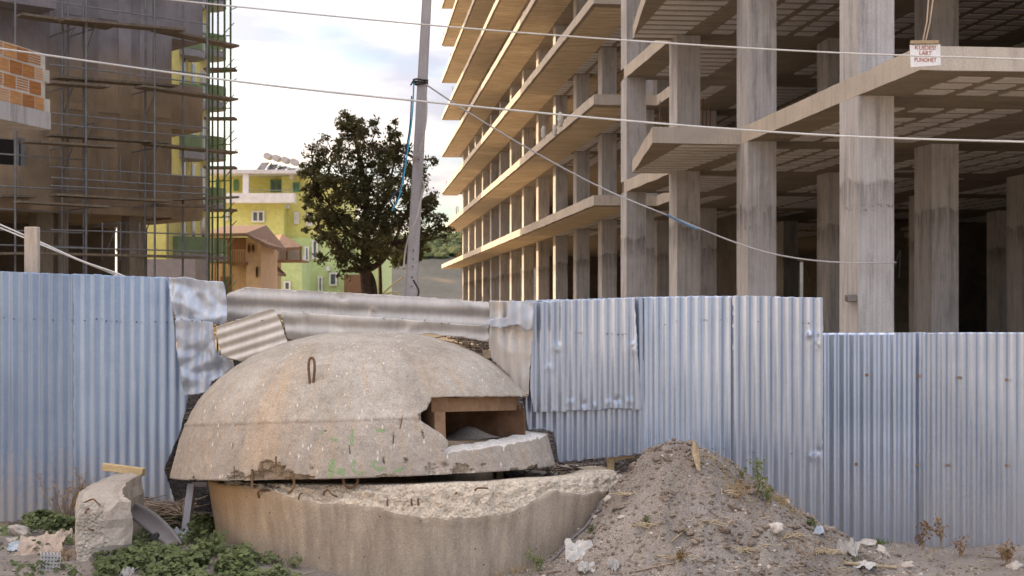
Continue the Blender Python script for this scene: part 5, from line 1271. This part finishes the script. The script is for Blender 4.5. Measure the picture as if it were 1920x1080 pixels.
m = MB(); m.prism([(0.0,10.45),(1.25,10.45),(1.3,11.9),(-2.9,11.95),(-2.9,11.75),(-.2,11.7)], -.1, .52); tag(m.build('earth_bank', SOIL, kind='stuff'), 'earth bank behind the ring and dome', 'earth')
# dry debris behind the dome seen through the gaps in the sheets
m = MB()
for _ in range(900):
    reg = random.choice(((850,940,600,700,11.6),(300,440,660,900,11.5),(530,640,600,650,11.7)))
    c = P(rnd(reg[0],reg[1]), rnd(reg[2],reg[3]), reg[4]+rnd(-.2,.4)); a = rnd(0,3.14); l = rnd(.04,.22); d = Vector((cos(a), rnd(-.3,.3), sin(a)*.5))*l; m.tube([c-d, c+d], rnd(.002,.007), 4)
tag(m.build('brushwood', TWG, kind='stuff'), 'dry brushwood heaped behind the dome', 'brushwood')
m = MB(); m.prism([(-3.6,11.6),(1.2,11.6),(1.2,13.2),(-3.6,13.2)], -.1, 1.28); 
for _ in range(500): rock(m, Vector((rnd(-3.5,1.1), rnd(11.45,12.6), rnd(.1,1.36))), rnd(.03,.10))
tag(m.build('rubble_bank', broken('grey_rubble', (.15,.14,.14), (.32,.30,.29)), kind='stuff'), 'bank of grey rubble just behind the dome and fence', 'rubble')

# green ground cover
GLF = leaf_mat('weed_leaf', (.085,.115,.045), (.20,.24,.11), 45)
def disc_leaf(mb, c, s, nrm):
    a = nrm.orthogonal().normalized(); a = Matrix.Rotation(rnd(0,6.28), 3, nrm) @ a; b_ = nrm.cross(a); k = 7
    vs = [c+a*s*.15-nrm*s*.15]+[c+(a*cos(2*pi*i/k)+b_*sin(2*pi*i/k))*s*(1+.12*(i % 2))+nrm*rnd(0,.12)*s for i in range(k)]
    mb.add(vs, [(0, 1+i, 1+(i+1) % k) for i in range(k)])
m = MB(); st_ = MB()
def cover(x0, x1, y0, y1, n, h, cond=lambda x, y: True, s=(.008,.02)):
    for _ in range(n):
        px, py = rnd(x0, x1), rnd(y0, y1)
        if not cond(px, py): continue
        c = near_ground(px, py)
        if (c.x-RC.x)**2+(c.y-RC.y)**2 < 1.50**2 and c.y < 10.4: continue
        k = fbm((c.x*5, c.y*5, 4), 3)
        if k < -.02+random.gauss(0,.06): continue
        z = rnd(0, 1)*h*(.4+max(0, k+.3)); nrm = Vector((random.gauss(0,.5), random.gauss(-.35,.4), 1)).normalized()
        disc_leaf(m, c+Vector((rnd(-.02,.02), rnd(-.02,.02), z+.008)), rnd(*s), nrm)
        if random.random() < .1: st_.tube([c, c+Vector((0,0,z))], .0015, 3, caps=False)
cover(250, 560, 1045, 1110, 7500, .06, s=(.005,.014)); cover(350, 440, 965, 1080, 3000, .11, lambda x, y: x < 390+.40*(y-960), s=(.008,.020)); cover(250, 400, 1005, 1090, 2600, .07, s=(.006,.016))
cover(270, 330, 965, 1000, 700, .10, s=(.012,.024)); cover(45, 150, 965, 1005, 1500, .12, s=(.010,.022)); cover(-10, 150, 1000, 1090, 900, .08, lambda x, y: fbm((x*.03, y*.03, 1), 2) > .05); cover(440, 470, 1045, 1085, 400, .1); cover(180, 330, 1035, 1095, 2300, .06, s=(.008,.02))
tag(m.build('ground_cover', GLF, kind='stuff'), 'low green leafy weeds covering the ground left of the ring', 'weeds')
st_.build('weed_stalks', GLF, kind='stuff')['label'] = 'thin green stalks under the leafy weeds'
# grass tufts at the foot of the ring
def grass(px, py, n, h, label, mat, spread=.08, name='grass_tuft'):
    c = near_ground(px, py); m = MB()
    for _ in range(n):
        b0_ = c+Vector((random.gauss(0, spread), random.gauss(0, spread*.5), -.01)); b0_.z = ground_z(b0_.x, b0_.y)-.01; l = rnd(.5,1)*h; dr = Vector((random.gauss(0,.35), random.gauss(0,.3), 1)).normalized(); w_ = .0022
        p1 = b0_+dr*l*.55; p2 = b0_+dr*l+Vector((dr.x*l*.5, dr.y*.3*l, -.12*l)); sx_ = Vector((w_,0,0))
        m.add([b0_-sx_, b0_+sx_, p1+sx_*.8, p1-sx_*.8, p2], [(0,1,2,3),(3,2,4)])
    tag(m.build(name, mat, kind='stuff'), label, 'grass')
DRYG = leaf_mat('dry_grass', (.30,.21,.11), (.48,.36,.20)); GRN = leaf_mat('green_grass', (.09,.13,.03), (.19,.22,.07))
grass(868, 1072, 120, .13, 'green grass tuft at the foot of the ring wall', GRN); grass(885, 1078, 70, .22, 'tall dry straw grass at the foot of the ring wall', DRYG, .14); grass(820, 1078, 40, .18, 'sparse dry grass at the bottom left of the ring middle', DRYG, .06)
grass(960, 1076, 30, .10, 'short dry grass blades near the ring and heap', DRYG, .06); grass(1645, 1010, 60, .09, 'bright green tuft at the foot of the low fence', GRN, .04); grass(1385, 925, 90, .10, 'brown tuft on the right crest of the heap', DRYG, .07); grass(1470, 945, 110, .10, 'dense brown tuft at the right end of the heap crest', DRYG, .06)
grass(1500, 1035, 80, .08, 'dry brown tuft low on the heap slope', DRYG, .09); grass(5, 975, 60, .12, 'dry grass at the very left by the fence foot', DRYG, .06); grass(1350, 880, 70, .06, 'thin dry tuft just below the heap crest', DRYG, .06)
grass(1215, 990, 40, .04, 'small dark tuft in the middle of the heap', DRYG, .05); grass(1740, 1040, 50, .06, 'low dry stubble before the low fence', DRYG, .15)
# branching weeds
def weed(px, py, h, label, stemm, leafm, nst=5, spread=.35, nl=60, ls=(.008,.018), name='weed', lean=0, cluster=True, Yb=None):
    c = near_ground(px, py) if Yb is None else P(px, py, Yb)
    W = thing(name, label, 'plant', c); sm = MB(); lm = MB(); tips = []
    for k in range(nst):
        a = rnd(0, 6.28); dr = Vector((cos(a)*spread+lean, sin(a)*spread*.6, 1)).normalized(); l = h*rnd(.6, 1)
        pts = [Vector((0,0,-.02)), dr*l*.4+Vector((rnd(-.01,.01), 0, 0)), dr*l*.75+Vector((rnd(-.02,.02), rnd(-.02,.02), 0)), dr*l+Vector((rnd(-.03,.03), 0, 0))]
        pts = smooth_path(pts, 4); sm.tube(pts, [.004*(1-.7*i/(len(pts)-1)) for i in range(len(pts))], 5, caps=False); tips += pts[4:]
        for _ in range(4):
            b0_ = random.choice(pts[3:]); d = Vector((rnd(-1,1), rnd(-.6,.6), rnd(.1,1))).normalized()*l*rnd(.12,.3); sm.tube([b0_, b0_+d*.6, b0_+d], [.002,.0014,.0008], 4, caps=False); tips += [b0_+d, b0_+d*.6, b0_+d]
    for _ in range(nl):
        t = random.choice(tips)+Vector((random.gauss(0,.006), random.gauss(0,.006), random.gauss(0,.006))); s = rnd(*ls); n_ = Vector((random.gauss(0,1), random.gauss(0,1), random.gauss(.3,1))).normalized(); a = n_.orthogonal().normalized(); a = Matrix.Rotation(rnd(0,6.28), 3, n_) @ a; b_ = n_.cross(a)
        lm.add([t, t+a*s+b_*s*.5, t+a*s*2, t+a*s-b_*s*.5], [(0,1,2,3)])
    sm.build('stem', stemm, W); lm.build('leaves', leafm, W, kind='stuff')
STM = M('dry_stem', (.28,.19,.11), (.42,.30,.19), 8); DRL = leaf_mat('dry_leaf', (.20,.12,.06), (.42,.29,.16)); STG = M('green_stem', (.12,.14,.06), (.22,.22,.1), 8); GML = leaf_mat('grey_green_leaf', (.14,.18,.07), (.26,.30,.14))
weed(118, 978, .42, 'bushy dry brown shrub against the left fence', STM, leaf_mat('straw_leaf', (.34,.23,.12), (.52,.38,.22)), 15, .55, 900, (.004,.009), 'dry_shrub')
weed(1418, 935, .28, 'tall leafy weed standing on the right slope of the heap', STG, GML, 3, .12, 120, (.010,.018), lean=.18); weed(1440, 945, .12, 'low green weed at the root of the tall weed', STG, GML, 5, .6, 80, (.007,.014)); weed(1392, 905, .07, 'little green sprig on the heap crest', STG, GLF, 4, .5, 50, (.006,.012))
weed(1730, 1030, .22, 'leftmost withered weed by the low fence, with curled leaves', STM, DRL, 4, .25, 110, (.010,.018)); weed(1765, 1030, .24, 'upright withered weed right beside the leftmost one', STM, DRL, 3, .08, 90, (.010,.018)); weed(1800, 1045, .16, 'withered weed with some green leaves by the low fence', STM, DRL, 5, .4, 90, (.008,.016)); weed(1892, 1062, .18, 'rightmost withered weed at the corner of the photo', STM, DRL, 6, .4, 150, (.010,.018))
weed(1010, 1072, .14, 'green sprig between ring and heap foot', STG, GML, 6, .5, 110, (.006,.014)); weed(1105, 1000, .05, 'tiny green weed by the buried cable', STG, GLF, 4, .6, 40, (.006,.012)); weed(1210, 985, .05, 'tiny green weed in the middle of the heap', STG, GLF, 5, .8, 50, (.006,.012)); weed(1520, 990, .06, 'dark green weed at the foot of the heap near the slab', STG, GLF, 5, .7, 90, (.008,.014)); weed(1275, 1060, .07, 'low brown and green weed at the lower edge of the heap', STG, DRL, 6, .8, 90, (.006,.014)); weed(1380, 940, .07, 'straggly dry weed on the heap slope', STM, DRL, 7, .9, 90, (.004,.009)); weed(965, 905, .03, 'tiny sprout on top of the ring edge', STG, GML, 3, .8, 20, (.005,.009))
weed(125, 1052, .09, 'dry tangled weed in front of the paper bag', STM, DRL, 7, .9, 90, (.004,.009)); weed(1600, 1060, .05, 'small weed beside the crumpled white plastic', STG, GLF, 4, .7, 40, (.006,.012))
# buried cable and sticks on the heap
def on_ground(name, pix, r, mat, label, cat, lift=.006):
    m = MB(); m.tube(smooth_path([near_ground(x, y)+Vector((0,0,lift)) for x, y in pix], 5), r, 7); tag(m.build(name, mat, smooth=True), label, cat)
on_ground('cable_end', [(1128,963),(1112,970),(1104,985),(1095,997),(1075,1013),(1060,1030),(1045,1045),(1035,1055)], .006, flat('dusty_cable', (.20,.19,.21)), 'dusty grey cable half buried down the left of the heap', 'cable', .012)
m = MB(); a = P(1300, 823, 9.42); b_ = P(1310, 880, 9.28); 
m.add([a, a+Vector((.012,0,-.02)), P(1306,850,9.34)+Vector((.018,0,0)), b_+Vector((.012,0,-.01)), b_+Vector((-.012,0,0)), P(1300,850,9.34)+Vector((-.008,0,0))]+[v+Vector((0,.02,0)) for v in (a, a+Vector((.012,0,-.02)), P(1306,850,9.34)+Vector((.018,0,0)), b_+Vector((.012,0,-.01)), b_+Vector((-.012,0,0)), P(1300,850,9.34)+Vector((-.008,0,0)))], [(0,5,4,3,2,1),(6,7,8,9,10,11)]+[(i,(i+1)%6,6+(i+1)%6,6+i) for i in range(6)])
tag(m.build('wood_stake', WOOD), 'splintered wooden stake stuck in the heap crest', 'stake')
k = 0
for (x0, y0, x1, y1, lab) in ((1285,862,1300,868,'short stick just left of the stake foot'),(1258,1020,1290,1000,'pale stick on the lower middle of the heap'),(1376,985,1383,995,'tiny pale wood chip on the heap slope'),(1180,1080,1260,1060,'long dark stick at the bottom of the heap'),(1580,1060,1680,1068,'weathered board lying at the lower right'),(1020,1078,1055,1074,'grey stick at the bottom beside the heap'),(1835,1045,1880,1050,'thin stick in front of the low fence'),(395,1030,425,1052,'brown stick leaning on the ring foot'),(320,1000,345,1025,'pale wooden stick in the green weeds')):
    r = .012 if 'board' in lab else .005; on_ground('stick', [(x0,y0),((x0+x1)/2,(y0+y1)/2),(x1,y1)], r, WOOD if 'board' in lab or 'pale' in lab else TWG, lab, 'stick', .01)
m = MB()
for _ in range(420):
    x = random.gauss(1.6, 1.2); y = rnd(8.5, 10.2); 
    if (x-RC.x)**2+(y-RC.y)**2 < 1.5**2: continue
    a = rnd(0,3.14); l = rnd(.012,.05); z = ground_z(x, y)+.004; m.tube([(x-cos(a)*l, y-sin(a)*l, z), (x+cos(a)*l, y+sin(a)*l, z+rnd(0,.012))], rnd(.0012,.003), 4)
for (hx, hy, hn) in ((1215,990,60),(1400,1040,80),(1360,930,50),(1270,1050,60),(1480,1010,70),(1180,930,40),(1545,1045,60),(1330,985,40)):
    c = near_ground(hx, hy)
    for _ in range(hn):
        q_ = c+Vector((random.gauss(0,.05), random.gauss(0,.03), rnd(0,.022))); a = rnd(0,3.14); l = rnd(.01,.04); d = Vector((cos(a), sin(a)*.5, rnd(-.4,.5)))*l; m.tube([q_-d, q_+d], rnd(.0012,.003), 4)
tag(m.build('straw_litter', M('straw', (.36,.29,.20), (.5,.42,.3), 9), kind='stuff'), 'thin straw and twig litter over the dirt heap', 'litter')
